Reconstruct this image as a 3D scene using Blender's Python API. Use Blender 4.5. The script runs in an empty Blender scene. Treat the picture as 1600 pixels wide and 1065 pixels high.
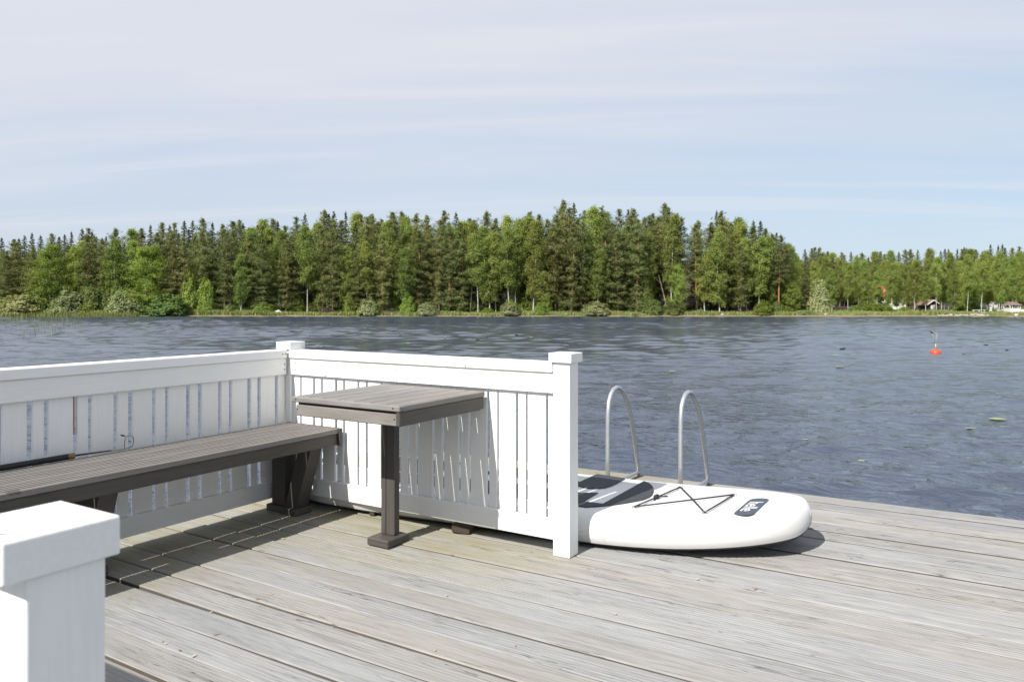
import bpy, bmesh, math, random
import numpy as np
from mathutils import Vector, Matrix

random.seed(7)
rng = np.random.default_rng(7)
SC = bpy.context.scene
COL = SC.collection
PI = math.pi

# ------------------------------------------------------------------ camera
# world X runs along the deck boards, world Y along the bench; deck top is z = 0
F, HY, H = 1217.0, 469.0, 1.25          # focal length and horizon row of the 1600 px photograph, eye height
YAW = math.atan2(760, F)
CA, SA = math.cos(YAW), math.sin(YAW)
cam = bpy.data.cameras.new('camera')
cam_o = bpy.data.objects.new('camera', cam)
COL.objects.link(cam_o)
cam_o.location = (0, 0, H)
cam_o.rotation_euler = (PI / 2, 0, YAW)
cam.sensor_width = 36
cam.lens = 36 * F / 1600
cam.shift_y = -(532.5 - HY) / 1600
cam.clip_start, cam.clip_end = 0.05, 6000
cam.dof.use_dof = True
cam.dof.focus_distance = 6.0
cam.dof.aperture_fstop = 10.0
SC.camera = cam_o

# ------------------------------------------------------------------ sun, sky, exposure
SUN = Vector((0.12, 1.112, -1.0)).normalized()
EL = math.asin(-SUN.z)
ROT = math.atan2(-SUN.x, -SUN.y)
sl = bpy.data.lights.new('sun', 'SUN')
sl.energy = 4.6
sl.angle = math.radians(0.5)
sl.color = (1.0, 0.955, 0.89)
so = bpy.data.objects.new('sun', sl)
so.rotation_euler = SUN.to_track_quat('-Z', 'Y').to_euler()
so.location = (0, -10, 20)
COL.objects.link(so)

world = bpy.data.worlds.new('World')
SC.world = world
world.use_nodes = True
wt = world.node_tree
bg = wt.nodes['Background']
bg.inputs[1].default_value = 0.092


def N(t, kind, **kw):
    n = t.nodes.new(kind)
    for k, v in kw.items():
        if k.startswith('_'):
            setattr(n, k[1:], v)
        else:
            n.inputs[k].default_value = v
    return n


def math_node(t, op, a, b=None, clamp=False):
    n = t.nodes.new('ShaderNodeMath')
    n.operation = op
    n.use_clamp = clamp
    for i, v in enumerate((a, b)):
        if v is None:
            continue
        if hasattr(v, 'is_output'):
            t.links.new(v, n.inputs[i])
        else:
            n.inputs[i].default_value = v
    return n.outputs[0]


def ramp(t, fac, stops, interp='LINEAR'):
    n = t.nodes.new('ShaderNodeValToRGB')
    n.color_ramp.interpolation = interp
    el = n.color_ramp.elements
    while len(el) < len(stops):
        el.new(0.5)
    for e, (p, c) in zip(el, stops):
        e.position = p
        e.color = (c[0], c[1], c[2], 1) if hasattr(c, '__len__') else (c, c, c, 1)
    t.links.new(fac, n.inputs[0])
    return n.outputs[0]


def mixc(t, fac, a, b, blend='MIX'):
    n = t.nodes.new('ShaderNodeMix')
    n.data_type = 'RGBA'
    n.blend_type = blend
    for sock, v in ((n.inputs[0], fac), (n.inputs[6], a), (n.inputs[7], b)):
        if hasattr(v, 'is_output'):
            t.links.new(v, sock)
        elif hasattr(v, '__len__'):
            sock.default_value = (v[0], v[1], v[2], 1)
        else:
            sock.default_value = v
    return n.outputs[2]


sky = N(wt, 'ShaderNodeTexSky', _sky_type='NISHITA', _sun_disc=False, _sun_elevation=EL, _sun_rotation=ROT,
        _altitude=80.0, _air_density=1.0, _dust_density=1.0, _ozone_density=1.0)
tc = N(wt, 'ShaderNodeTexCoord')
sep = N(wt, 'ShaderNodeSeparateXYZ')
wt.links.new(tc.outputs['Generated'], sep.inputs[0])
zz = math_node(wt, 'ADD', math_node(wt, 'MAXIMUM', sep.outputs[2], 0.0), 0.12)
cx = math_node(wt, 'DIVIDE', sep.outputs[0], zz)
cy = math_node(wt, 'DIVIDE', sep.outputs[1], zz)
cmb = N(wt, 'ShaderNodeCombineXYZ')
wt.links.new(cx, cmb.inputs[0])
wt.links.new(cy, cmb.inputs[1])
# high thin cirrus drawn out along one wind direction
rot = N(wt, 'ShaderNodeVectorRotate', _rotation_type='Z_AXIS', Angle=math.radians(-27))
wt.links.new(cmb.outputs[0], rot.inputs[0])
mp = N(wt, 'ShaderNodeMapping')
mp.inputs['Scale'].default_value = (0.30, 1.15, 1.0)
wt.links.new(rot.outputs[0], mp.inputs[0])
n1 = N(wt, 'ShaderNodeTexNoise', Scale=0.85, Detail=5.0, Roughness=0.5, Distortion=0.5)
wt.links.new(mp.outputs[0], n1.inputs[0])
mp2 = N(wt, 'ShaderNodeMapping')
mp2.inputs['Scale'].default_value = (0.34, 2.6, 1.0)
mp2.inputs['Location'].default_value = (3.1, 1.7, 0.0)
wt.links.new(rot.outputs[0], mp2.inputs[0])
n2 = N(wt, 'ShaderNodeTexNoise', Scale=1.0, Detail=6.0, Roughness=0.5, Distortion=0.9)
wt.links.new(mp2.outputs[0], n2.inputs[0])
veil = ramp(wt, sep.outputs[2], ((0.0, 0.10), (0.07, 0.22), (0.20, 0.66), (0.36, 1.0), (0.62, 1.0), (1.0, 0.85)))
side = math_node(wt, 'MULTIPLY', math_node(wt, 'ADD', math_node(wt, 'MULTIPLY', sep.outputs[0], -CA), math_node(wt, 'MULTIPLY', sep.outputs[1], -SA)), 0.38)
cov = math_node(wt, 'ADD', veil, math_node(wt, 'MULTIPLY', math_node(wt, 'SUBTRACT', n1.outputs[0], 0.5), 1.1))
cov = math_node(wt, 'ADD', cov, math_node(wt, 'MULTIPLY', math_node(wt, 'SUBTRACT', n2.outputs[0], 0.5), 0.75))
cov = math_node(wt, 'ADD', cov, side, clamp=True)
cov = math_node(wt, 'MULTIPLY', cov, 0.92)
streak = ramp(wt, n2.outputs[0], ((0.52, 0.0), (0.74, 1.0)))
pale = mixc(wt, 0.70, sky.outputs[0], (3.85, 4.75, 5.95))
skyc = mixc(wt, cov, pale, (5.3, 5.5, 6.05))
skyc = mixc(wt, math_node(wt, 'MULTIPLY', streak, 0.30), skyc, (6.0, 6.05, 6.2))
wt.links.new(skyc, bg.inputs[0])

SC.view_settings.view_transform = 'Standard'
SC.view_settings.look = 'None'
SC.view_settings.exposure = 0.60
SC.view_settings.gamma = 1.0
SC.view_settings.use_curve_mapping = False
SC.render.engine = 'CYCLES'
SC.cycles.max_bounces = 6
SC.cycles.transparent_max_bounces = 4
SC.cycles.caustics_reflective = False
SC.cycles.caustics_refractive = False
SC.cycles.use_denoising = True
SC.cycles.denoising_input_passes = 'RGB_ALBEDO_NORMAL'
SC.cycles.denoising_prefilter = 'ACCURATE'

WATER = -1.30      # lake surface


# ------------------------------------------------------------------ surveying helpers
def ground(px, py, z=0.0):
    d = F * (H - z) / (py - HY)
    r = (px - 800) / F * d
    return Vector((CA * r - SA * d, SA * r + CA * d, z))


def shore(px, d, z=0.0):
    """point seen at photo column px, d metres ahead of the viewer"""
    r = (px - 800) / F * d
    return Vector((CA * r - SA * d, SA * r + CA * d, z))


def height_at(py, d):
    return H - (py - HY) * d / F


# ------------------------------------------------------------------ object helpers
def tag(o, label=None, cat=None, group=None, kind=None):
    if label:
        o['label'] = label
    if cat:
        o['category'] = cat
    if group:
        o['group'] = group
    if kind:
        o['kind'] = kind
    return o


def thing(name, label, cat, loc=(0, 0, 0), group=None, rz=0.0):
    o = bpy.data.objects.new(name, None)
    o.empty_display_size = 0.2
    COL.objects.link(o)
    o.location = loc
    o.rotation_euler = (0, 0, rz)
    return tag(o, label, cat, group)


def link(name, me, parent=None, loc=None, rot=None, scale=None):
    o = bpy.data.objects.new(name, me)
    COL.objects.link(o)
    if parent is not None:
        o.parent = parent
    if loc is not None:
        o.location = loc
    if rot is not None:
        o.rotation_euler = rot
    if scale is not None:
        o.scale = scale
    return o


def wloc(parent, p):
    """world point into the frame of an unrotated chain of parents"""
    p = Vector(p)
    q = parent
    while q is not None:
        p = p - q.location
        q = q.parent
    return p


def mesh_from(name, verts, faces, mat=None, smooth=False):
    me = bpy.data.meshes.new(name)
    me.from_pydata([tuple(v) for v in verts], [], faces)
    if mat is not None:
        me.materials.append(mat)
    if smooth:
        me.polygons.foreach_set('use_smooth', [True] * len(me.polygons))
    me.update()
    return me


def mesh_np(name, verts, faces, mat=None, smooth=False):
    """verts (n,3) array, faces (m,k) array, all polygons with k corners"""
    me = bpy.data.meshes.new(name)
    n, (m, k) = len(verts), faces.shape
    me.vertices.add(n)
    me.vertices.foreach_set('co', np.ascontiguousarray(verts, dtype=np.float32).ravel())
    me.loops.add(m * k)
    me.loops.foreach_set('vertex_index', np.ascontiguousarray(faces, dtype=np.int32).ravel())
    me.polygons.add(m)
    me.polygons.foreach_set('loop_start', np.arange(0, m * k, k, dtype=np.int32))
    if smooth:
        me.polygons.foreach_set('use_smooth', np.ones(m, dtype=bool))
    if mat is not None:
        me.materials.append(mat)
    me.update(calc_edges=True)
    me.validate()
    return me


def bm_mesh(name, bm, mat=None, smooth=False):
    bmesh.ops.recalc_face_normals(bm, faces=bm.faces)
    me = bpy.data.meshes.new(name)
    bm.to_mesh(me)
    bm.free()
    if mat is not None:
        me.materials.append(mat)
    if smooth:
        me.polygons.foreach_set('use_smooth', [True] * len(me.polygons))
    return me


_boxes = {}


def box_mesh(dx, dy, dz, mat, bev=0.003, seg=1):
    key = (round(dx, 4), round(dy, 4), round(dz, 4), mat.name, bev, seg)
    if key in _boxes:
        return _boxes[key]
    bm = bmesh.new()
    bmesh.ops.create_cube(bm, size=1.0)
    for v in bm.verts:
        v.co = Vector((v.co.x * dx, v.co.y * dy, v.co.z * dz))
    if bev > 0:
        bmesh.ops.bevel(bm, geom=list(bm.edges), offset=min(bev, 0.45 * min(dx, dy, dz)), segments=seg, affect='EDGES', profile=0.5)
    me = bm_mesh('board', bm, mat)
    _boxes[key] = me
    return me


def box(name, x, y, z, mat, parent, bev=0.003, seg=1, rot=None):
    """x, y, z are (low, high) world ranges"""
    me = box_mesh(x[1] - x[0], y[1] - y[0], z[1] - z[0], mat, bev, seg)
    c = ((x[0] + x[1]) / 2, (y[0] + y[1]) / 2, (z[0] + z[1]) / 2)
    o = link(name, me, parent, wloc(parent, c) if parent else c, rot)
    return o


def tube_mesh(name, pts, r, mat, n=10, closed=False, caps=True):
    pts = [Vector(p) for p in pts]
    rs = r if hasattr(r, '__len__') else [r] * len(pts)
    V, Fc = [], []
    up = None
    for i, p in enumerate(pts):
        a = pts[max(i - 1, 0)] if not closed else pts[i - 1]
        b = pts[min(i + 1, len(pts) - 1)] if not closed else pts[(i + 1) % len(pts)]
        t = (b - a).normalized()
        if up is None:
            up = Vector((0, 0, 1)) if abs(t.z) < 0.9 else Vector((1, 0, 0))
        s = t.cross(up).normalized()
        up = s.cross(t).normalized()
        for k in range(n):
            w = 2 * PI * k / n
            V.append(p + (s * math.cos(w) + up * math.sin(w)) * rs[i])
    m = len(pts)
    for i in range(m if closed else m - 1):
        j = (i + 1) % m
        for k in range(n):
            k2 = (k + 1) % n
            Fc.append((i * n + k, i * n + k2, j * n + k2, j * n + k))
    if caps and not closed:
        Fc.append(tuple(range(n))[::-1])
        Fc.append(tuple((m - 1) * n + k for k in range(n)))
    return mesh_from(name, V, Fc, mat, smooth=True)


# ------------------------------------------------------------------ materials
def new_mat(name):
    m = bpy.data.materials.new(name)
    m.use_nodes = True
    t = m.node_tree
    return m, t, t.nodes['Principled BSDF']


def obj_coords(t, scale=(1, 1, 1), rnd=40.0):
    """object coordinates shifted per object, stretched by scale"""
    tc = t.nodes.new('ShaderNodeTexCoord')
    oi = t.nodes.new('ShaderNodeObjectInfo')
    ad = t.nodes.new('ShaderNodeVectorMath')
    ad.operation = 'MULTIPLY_ADD'
    cm = t.nodes.new('ShaderNodeCombineXYZ')
    for i in range(3):
        t.links.new(oi.outputs['Random'], cm.inputs[i])
    t.links.new(cm.outputs[0], ad.inputs[0])
    ad.inputs[1].default_value = (rnd, rnd * 1.7, rnd * 0.6)
    t.links.new(tc.outputs['Object'], ad.inputs[2])
    mp = t.nodes.new('ShaderNodeMapping')
    mp.inputs['Scale'].default_value = scale
    t.links.new(ad.outputs[0], mp.inputs[0])
    return mp.outputs[0], ad.outputs[0], oi, tc


def noise(t, vec, scale, detail=3.0, rough=0.5, dist=0.0):
    n = t.nodes.new('ShaderNodeTexNoise')
    n.inputs['Scale'].default_value = scale
    n.inputs['Detail'].default_value = detail
    n.inputs['Roughness'].default_value = rough
    n.inputs['Distortion'].default_value = dist
    t.links.new(vec, n.inputs['Vector'])
    return n.outputs[0]


def bump(t, bsdf, h, strength=0.3, dist=0.01, prev=None):
    b = t.nodes.new('ShaderNodeBump')
    b.inputs['Strength'].default_value = strength
    b.inputs['Distance'].default_value = dist
    t.links.new(h, b.inputs['Height'])
    if prev is not None:
        t.links.new(prev, b.inputs['Normal'])
    t.links.new(b.outputs[0], bsdf.inputs['Normal'])
    return b.outputs[0]


def wood(name, axis, light, dark, knot, tint=0.12, rough=0.8, knots=True, algae_shade=False, cracks=True, spec=0.25):
    """weathered softwood with the grain along axis (0 x, 1 y, 2 z)"""
    m, t, b = new_mat(name)
    st = [1.0, 1.0, 1.0]
    st[axis] = 0.06
    v, raw, oi, tc = obj_coords(t, tuple(st))
    g1 = noise(t, v, 55, 4, 0.6, 0.6)
    g2 = noise(t, v, 190, 2, 0.5, 0.2)
    g = math_node(t, 'ADD', math_node(t, 'MULTIPLY', g1, 0.65), math_node(t, 'MULTIPLY', g2, 0.35))
    col = ramp(t, g, ((0.30, dark), (0.52, light), (0.75, tuple(min(1, c * 1.14) for c in light))))
    # broad blotches of weathering
    st2 = [1.0, 1.0, 1.0]
    st2[axis] = 0.25
    mp = t.nodes.new('ShaderNodeMapping')
    mp.inputs['Scale'].default_value = st2
    t.links.new(raw, mp.inputs[0])
    bl = noise(t, mp.outputs[0], 7, 4, 0.6)
    col = mixc(t, ramp(t, bl, ((0.42, 0.0), (0.68, 0.55))), col, tuple(c * 0.74 for c in light))
    bl2 = noise(t, mp.outputs[0], 3.1, 3, 0.6)
    col = mixc(t, ramp(t, bl2, ((0.48, 0.0), (0.66, 0.30))), col, (light[0] * 1.06, light[1] * 0.99, light[2] * 0.89))
    # board to board tint
    tn = ramp(t, oi.outputs['Random'], ((0.0, (1 - tint, 1 - tint, 1 - tint * 0.8)), (0.35, (1 + tint * .4, 1, 1 - tint * 0.5)), (0.7, (1 - tint * .3, 1 - tint * .2, 1)), (1.0, (1 + tint * .5, 1 + tint * .5, 1 + tint * .5))))
    col = mixc(t, 1.0, col, tn, 'MULTIPLY')
    hgt = g
    if knots:
        kst = [1.0, 1.0, 1.0]
        kst[axis] = 0.55
        mk = t.nodes.new('ShaderNodeMapping')
        mk.inputs['Scale'].default_value = kst
        t.links.new(raw, mk.inputs[0])
        wob = t.nodes.new('ShaderNodeVectorMath')
        wob.operation = 'MULTIPLY_ADD'
        nn = t.nodes.new('ShaderNodeTexNoise')
        nn.inputs['Scale'].default_value = 30
        t.links.new(raw, nn.inputs[0])
        t.links.new(nn.outputs[1], wob.inputs[0])
        wob.inputs[1].default_value = (0.03, 0.03, 0.03)
        t.links.new(mk.outputs[0], wob.inputs[2])
        vo = t.nodes.new('ShaderNodeTexVoronoi')
        vo.inputs['Scale'].default_value = 5.4
        t.links.new(wob.outputs[0], vo.inputs['Vector'])
        sepc = t.nodes.new('ShaderNodeSeparateColor')
        t.links.new(vo.outputs['Color'], sepc.inputs[0])
        size = math_node(t, 'MULTIPLY', ramp(t, sepc.outputs[0], ((0.30, 0.0), (1.0, 1.0))), 0.105)
        k = math_node(t, 'SUBTRACT', size, vo.outputs['Distance'])
        k = math_node(t, 'MULTIPLY', k, 30, clamp=True)
        ring = math_node(t, 'MULTIPLY', math_node(t, 'SINE', math_node(t, 'MULTIPLY', vo.outputs['Distance'], 330)), 0.3)
        kc = mixc(t, math_node(t, 'ADD', ring, 0.4), knot, tuple(c * 0.8 for c in light))
        col = mixc(t, math_node(t, 'MULTIPLY', k, 0.85), col, kc)
    if cracks:
        cst = [1.0, 1.0, 1.0]
        cst[axis] = 0.035
        mc = t.nodes.new('ShaderNodeMapping')
        mc.inputs['Scale'].default_value = cst
        t.links.new(raw, mc.inputs[0])
        cn = noise(t, mc.outputs[0], 62, 2, 0.5, 0.3)
        where = noise(t, mp.outputs[0], 4.3, 2, 0.5)
        line = ramp(t, math_node(t, 'ABSOLUTE', math_node(t, 'SUBTRACT', cn, 0.5)), ((0.0, 1.0), (0.014, 0.0)))
        line = math_node(t, 'MULTIPLY', line, ramp(t, where, ((0.50, 0.0), (0.60, 0.9))))
        col = mixc(t, line, col, tuple(c * 0.22 for c in dark))
        hgt = math_node(t, 'SUBTRACT', hgt, math_node(t, 'MULTIPLY', line, 1.3))
    if algae_shade:
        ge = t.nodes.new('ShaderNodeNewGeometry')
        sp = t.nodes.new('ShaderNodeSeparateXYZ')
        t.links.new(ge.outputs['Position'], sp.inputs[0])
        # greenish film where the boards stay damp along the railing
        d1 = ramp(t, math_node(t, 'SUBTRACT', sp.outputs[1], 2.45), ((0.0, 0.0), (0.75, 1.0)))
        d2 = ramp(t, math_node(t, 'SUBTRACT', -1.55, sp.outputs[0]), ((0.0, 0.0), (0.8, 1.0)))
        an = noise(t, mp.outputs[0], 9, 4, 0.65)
        d3 = ramp(t, math_node(t, 'SUBTRACT', -2.95, sp.outputs[0]), ((0.0, 0.0), (0.35, 0.9)))  # strip under the bench: yellowish film, with bench shade also darkened into the colour
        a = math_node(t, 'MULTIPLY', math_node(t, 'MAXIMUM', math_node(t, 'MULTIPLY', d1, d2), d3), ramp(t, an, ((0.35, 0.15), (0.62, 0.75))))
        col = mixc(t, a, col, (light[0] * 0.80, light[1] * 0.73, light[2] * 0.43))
    t.links.new(col, b.inputs['Base Color'])
    b.inputs['Roughness'].default_value = rough
    b.inputs['Specular IOR Level'].default_value = spec
    bump(t, b, hgt, 0.45, 0.004)
    return m


def paint(name, col=(0.84, 0.84, 0.825), axis=0):
    """white paint brushed over planed boards"""
    m, t, b = new_mat(name)
    st = [1.0, 1.0, 1.0]
    st[axis] = 0.05
    v, raw, oi, tc = obj_coords(t, tuple(st))
    g = noise(t, v, 130, 3, 0.55, 0.3)
    d = noise(t, raw, 5, 4, 0.6)
    c = mixc(t, ramp(t, d, ((0.45, 0.0), (0.75, 0.35))), col, (col[0] * 0.9, col[1] * 0.89, col[2] * 0.86))
    c = mixc(t, ramp(t, g, ((0.40, 0.40), (0.58, 0.0))), c, tuple(x * 0.91 for x in col))
    # a few pin-prick stains: nail heads and bleeding resin
    vo = t.nodes.new('ShaderNodeTexVoronoi')
    vo.inputs['Scale'].default_value = 11
    t.links.new(raw, vo.inputs['Vector'])
    sc = t.nodes.new('ShaderNodeSeparateColor')
    t.links.new(vo.outputs['Color'], sc.inputs[0])
    sz = math_node(t, 'MULTIPLY', ramp(t, sc.outputs[1], ((0.80, 0.0), (1.0, 1.0))), 0.028)
    k = math_node(t, 'MULTIPLY', math_node(t, 'SUBTRACT', sz, vo.outputs['Distance']), 120, clamp=True)
    c = mixc(t, math_node(t, 'MULTIPLY', k, 0.7), c, (0.22, 0.17, 0.13))
    tn = ramp(t, oi.outputs['Random'], ((0.0, (0.95, 0.95, 0.94)), (1.0, (1.0, 1.0, 1.0))))
    c = mixc(t, 1.0, c, tn, 'MULTIPLY')
    t.links.new(c, b.inputs['Base Color'])
    b.inputs['Roughness'].default_value = 0.48
    b.inputs['Specular IOR Level'].default_value = 0.35
    bump(t, b, g, 0.25, 0.0025)
    return m


def plain(name, col, rough=0.6, metal=0.0, var=0.12, scale=8.0, spec=0.4, bmp=0.0):
    m, t, b = new_mat(name)
    v, raw, oi, tc = obj_coords(t)
    n = noise(t, raw, scale, 4, 0.6)
    c = mixc(t, n, tuple(x * (1 - var) for x in col), tuple(min(1, x * (1 + var)) for x in col))
    t.links.new(c, b.inputs['Base Color'])
    b.inputs['Roughness'].default_value = rough
    b.inputs['Metallic'].default_value = metal
    b.inputs['Specular IOR Level'].default_value = spec
    if bmp:
        bump(t, b, noise(t, raw, scale * 6, 3, 0.6), bmp, 0.004)
    return m


def leaf_mat(name, a, b_, trans=0.35, hue=0.03):
    """foliage: two leaf colours mixed clump by clump, with light coming through the leaves"""
    m, t, b = new_mat(name)
    v, raw, oi, tc = obj_coords(t)
    n = noise(t, raw, 0.9, 3, 0.6)
    n2 = noise(t, raw, 6.0, 2, 0.5)
    f = math_node(t, 'ADD', math_node(t, 'MULTIPLY', n, 0.6), math_node(t, 'MULTIPLY', n2, 0.4))
    c = ramp(t, f, ((0.32, a), (0.66, b_)))
    hs = t.nodes.new('ShaderNodeHueSaturation')
    t.links.new(c, hs.inputs['Color'])
    t.links.new(math_node(t, 'ADD', math_node(t, 'MULTIPLY', math_node(t, 'SUBTRACT', oi.outputs['Random'], 0.5), hue), 0.5), hs.inputs['Hue'])
    rv = t.nodes.new('ShaderNodeMath')
    rv.operation = 'FRACT'
    t.links.new(math_node(t, 'MULTIPLY', oi.outputs['Random'], 17.3), rv.inputs[0])
    t.links.new(math_node(t, 'ADD', math_node(t, 'MULTIPLY', rv.outputs[0], 0.45), 0.78), hs.inputs['Value'])
    t.links.new(hs.outputs[0], b.inputs['Base Color'])
    b.inputs['Roughness'].default_value = 0.65
    b.inputs['Specular IOR Level'].default_value = 0.2
    tr = t.nodes.new('ShaderNodeBsdfTranslucent')
    tcol = mixc(t, 1.0, hs.outputs[0], (1.15, 1.25, 0.6), 'MULTIPLY')
    t.links.new(tcol, tr.inputs[0])
    mx = t.nodes.new('ShaderNodeMixShader')
    mx.inputs[0].default_value = trans
    t.links.new(b.outputs[0], mx.inputs[1])
    t.links.new(tr.outputs[0], mx.inputs[2])
    t.links.new(mx.outputs[0], t.nodes['Material Output'].inputs[0])
    return m


DECK = (0.292, 0.293, 0.289)
M_deck = wood('weathered_deck', 0, DECK, (0.165, 0.163, 0.158), (0.050, 0.045, 0.04), 0.10, 0.85, algae_shade=True)
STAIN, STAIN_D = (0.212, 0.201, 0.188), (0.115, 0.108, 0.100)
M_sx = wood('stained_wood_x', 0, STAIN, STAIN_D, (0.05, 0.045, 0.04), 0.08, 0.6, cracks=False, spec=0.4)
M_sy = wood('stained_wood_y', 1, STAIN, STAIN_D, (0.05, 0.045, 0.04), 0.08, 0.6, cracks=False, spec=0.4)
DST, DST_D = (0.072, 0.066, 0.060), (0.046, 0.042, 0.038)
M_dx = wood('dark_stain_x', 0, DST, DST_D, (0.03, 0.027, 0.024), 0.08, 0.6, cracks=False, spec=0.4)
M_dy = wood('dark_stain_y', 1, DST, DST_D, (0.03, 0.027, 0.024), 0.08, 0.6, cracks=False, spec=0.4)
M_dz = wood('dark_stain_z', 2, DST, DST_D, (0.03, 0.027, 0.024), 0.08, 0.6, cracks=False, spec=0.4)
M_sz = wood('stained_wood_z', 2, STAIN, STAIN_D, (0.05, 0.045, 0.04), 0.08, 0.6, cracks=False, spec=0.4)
M_wx, M_wy, M_wz = paint('white_paint_x', axis=0), paint('white_paint_y', axis=1), paint('white_paint_z', axis=2)
M_raw = wood('raw_wood', 0, (0.062, 0.048, 0.036), (0.04, 0.03, 0.022), (0.08, 0.05, 0.03), 0.1, 0.8, knots=False)
M_bare = wood('bare_wood', 2, (0.34, 0.22, 0.13), (0.22, 0.13, 0.07), (0.1, 0.06, 0.04), 0.1, 0.8, knots=False, cracks=False)
M_steel = plain('galvanised_steel', (0.52, 0.54, 0.55), 0.42, 0.75, 0.16, 30.0, bmp=0.05)
M_screw = plain('dark_screw', (0.05, 0.045, 0.04), 0.5, 0.6)
M_white = plain('white_pvc', (0.80, 0.79, 0.77), 0.38, 0.0, 0.025, 3.0, 0.45)
M_hullb = plain('black_pvc', (0.022, 0.023, 0.025), 0.4, 0.0, 0.1, 3.0)
M_seam = plain('grey_seam', (0.30, 0.30, 0.30), 0.5)
M_cord = plain('black_cord', (0.02, 0.02, 0.022), 0.7, 0.0, 0.3, 200.0)
M_label = plain('slate_print', (0.055, 0.07, 0.095), 0.55)
M_red = plain('red_plastic', (0.62, 0.075, 0.025), 0.4, 0.0, 0.12, 4.0)
M_pale = plain('pale_metal', (0.42, 0.40, 0.33), 0.5, 0.2)
M_black = plain('black_foam', (0.014, 0.014, 0.016), 0.62, 0.0, 0.2, 60.0)
M_cork = plain('cork', (0.22, 0.125, 0.055), 0.7, 0.0, 0.3, 120.0)
M_bird = plain('dark_feather', (0.03, 0.03, 0.035), 0.7)

# deck pad: ribbed foam
M_pad, _t, _b = new_mat('ribbed_foam')
_tc = _t.nodes.new('ShaderNodeTexCoord')
_w = _t.nodes.new('ShaderNodeTexWave')
_w.bands_direction = 'Y'
_w.inputs['Scale'].default_value = 30
_t.links.new(_tc.outputs['Object'], _w.inputs[0])
_n = noise(_t, _tc.outputs['Object'], 25, 3)
_t.links.new(mixc(_t, _n, (0.030, 0.033, 0.042), (0.050, 0.054, 0.066)), _b.inputs['Base Color'])
_b.inputs['Roughness'].default_value = 0.8
bump(_t, _b, _w.outputs[0], 0.5, 0.004)

# ------------------------------------------------------------------ far shore terrain
DS = 122.0


def shore_frame(r, d, z):
    return (CA * r - SA * d, SA * r + CA * d, z)


def land_z(px, d):
    """height of the far land, px = photo column it is seen in"""
    k = d - DS
    if k < 0:
        return WATER + k * 0.12
    z = WATER + 0.10 + 0.40 * (1 - math.exp(-k / 2.5)) + 0.012 * k
    right = min(1, max(0, (px - 1190) / 90))
    hill = max(0, k - 14) * 0.12 * (1 - right) + max(0, k - 62) * 0.10 * right
    return z + min(hill, 14)


us = np.linspace(-420, 420, 141)
ds = np.concatenate([np.array([112, 118, 120.5, 121.6, 122.2, 122.8, 123.6, 124.6, 126, 128, 131, 135, 140, 147, 155, 165, 178, 195, 215, 240, 280, 330, 420.])])
V = []
for d in ds:
    for u in us:
        wav = 0.55 * math.sin(u * 0.21) + 0.35 * math.sin(u * 0.53 + 1) + 0.25 * math.sin(u * 1.1 + 2)
        dd = d + (wav if d < 135 else 0) * (1 if d > 119 else 0.5)
        px = 800 + u * F / d
        V.append(shore_frame(u, dd, land_z(px, d) + 0.05 * math.sin(u * 0.9 + d) * (d > 123)))
nu = len(us)
Fq = np.array([[j * nu + i, j * nu + i + 1, (j + 1) * nu + i + 1, (j + 1) * nu + i] for j in range(len(ds) - 1) for i in range(nu - 1)])
M_land, _t, _b = new_mat('shore_soil')
_g = _t.nodes.new('ShaderNodeNewGeometry')
_dot = _t.nodes.new('ShaderNodeVectorMath')
_dot.operation = 'DOT_PRODUCT'
_t.links.new(_g.outputs['Position'], _dot.inputs[0])
_dot.inputs[1].default_value = (-SA, CA, 0)
_dr = _t.nodes.new('ShaderNodeVectorMath')
_dr.operation = 'DOT_PRODUCT'
_t.links.new(_g.outputs['Position'], _dr.inputs[0])
_dr.inputs[1].default_value = (CA, SA, 0)
_n1 = noise(_t, _g.outputs['Position'], 0.6, 5, 0.65)
_n2 = noise(_t, _g.outputs['Position'], 3.0, 4, 0.6)
_k = math_node(_t, 'ADD', math_node(_t, 'SUBTRACT', _dot.outputs['Value'], DS), math_node(_t, 'MULTIPLY', math_node(_t, 'SUBTRACT', _n1, 0.5), 2.0))
_forest = mixc(_t, _n2, (0.035, 0.022, 0.013), (0.085, 0.052, 0.03))
_grass = mixc(_t, _n2, (0.085, 0.12, 0.028), (0.16, 0.19, 0.05))
_lawn = mixc(_t, _n2, (0.07, 0.13, 0.02), (0.11, 0.18, 0.03))
_sand = mixc(_t, _n2, (0.16, 0.12, 0.075), (0.27, 0.21, 0.14))
_right = ramp(_t, math_node(_t, 'DIVIDE', math_node(_t, 'SUBTRACT', _dr.outputs['Value'], 44), 14.0), ((0.0, 0.0), (1.0, 1.0)))
_c = mixc(_t, math_node(_t, 'MULTIPLY', _right, ramp(_t, math_node(_t, 'DIVIDE', _k, 100.0), ((0.22, 1.0), (0.30, 0.0)))), _forest, _lawn)
_c = mixc(_t, ramp(_t, math_node(_t, 'DIVIDE', _k, 10.0), ((0.38, 1.0), (0.46, 0.0))), _c, _grass)
_c = mixc(_t, ramp(_t, math_node(_t, 'DIVIDE', _k, 10.0), ((0.055, 1.0), (0.10, 0.0))), _c, _sand)
_t.links.new(_c, _b.inputs['Base Color'])
_b.inputs['Roughness'].default_value = 0.95
bump(_t, _b, _n2, 0.6, 0.3)
tag(link('far_shore', mesh_np('far_shore', np.array(V), Fq, M_land, True)), kind='structure')

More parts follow.
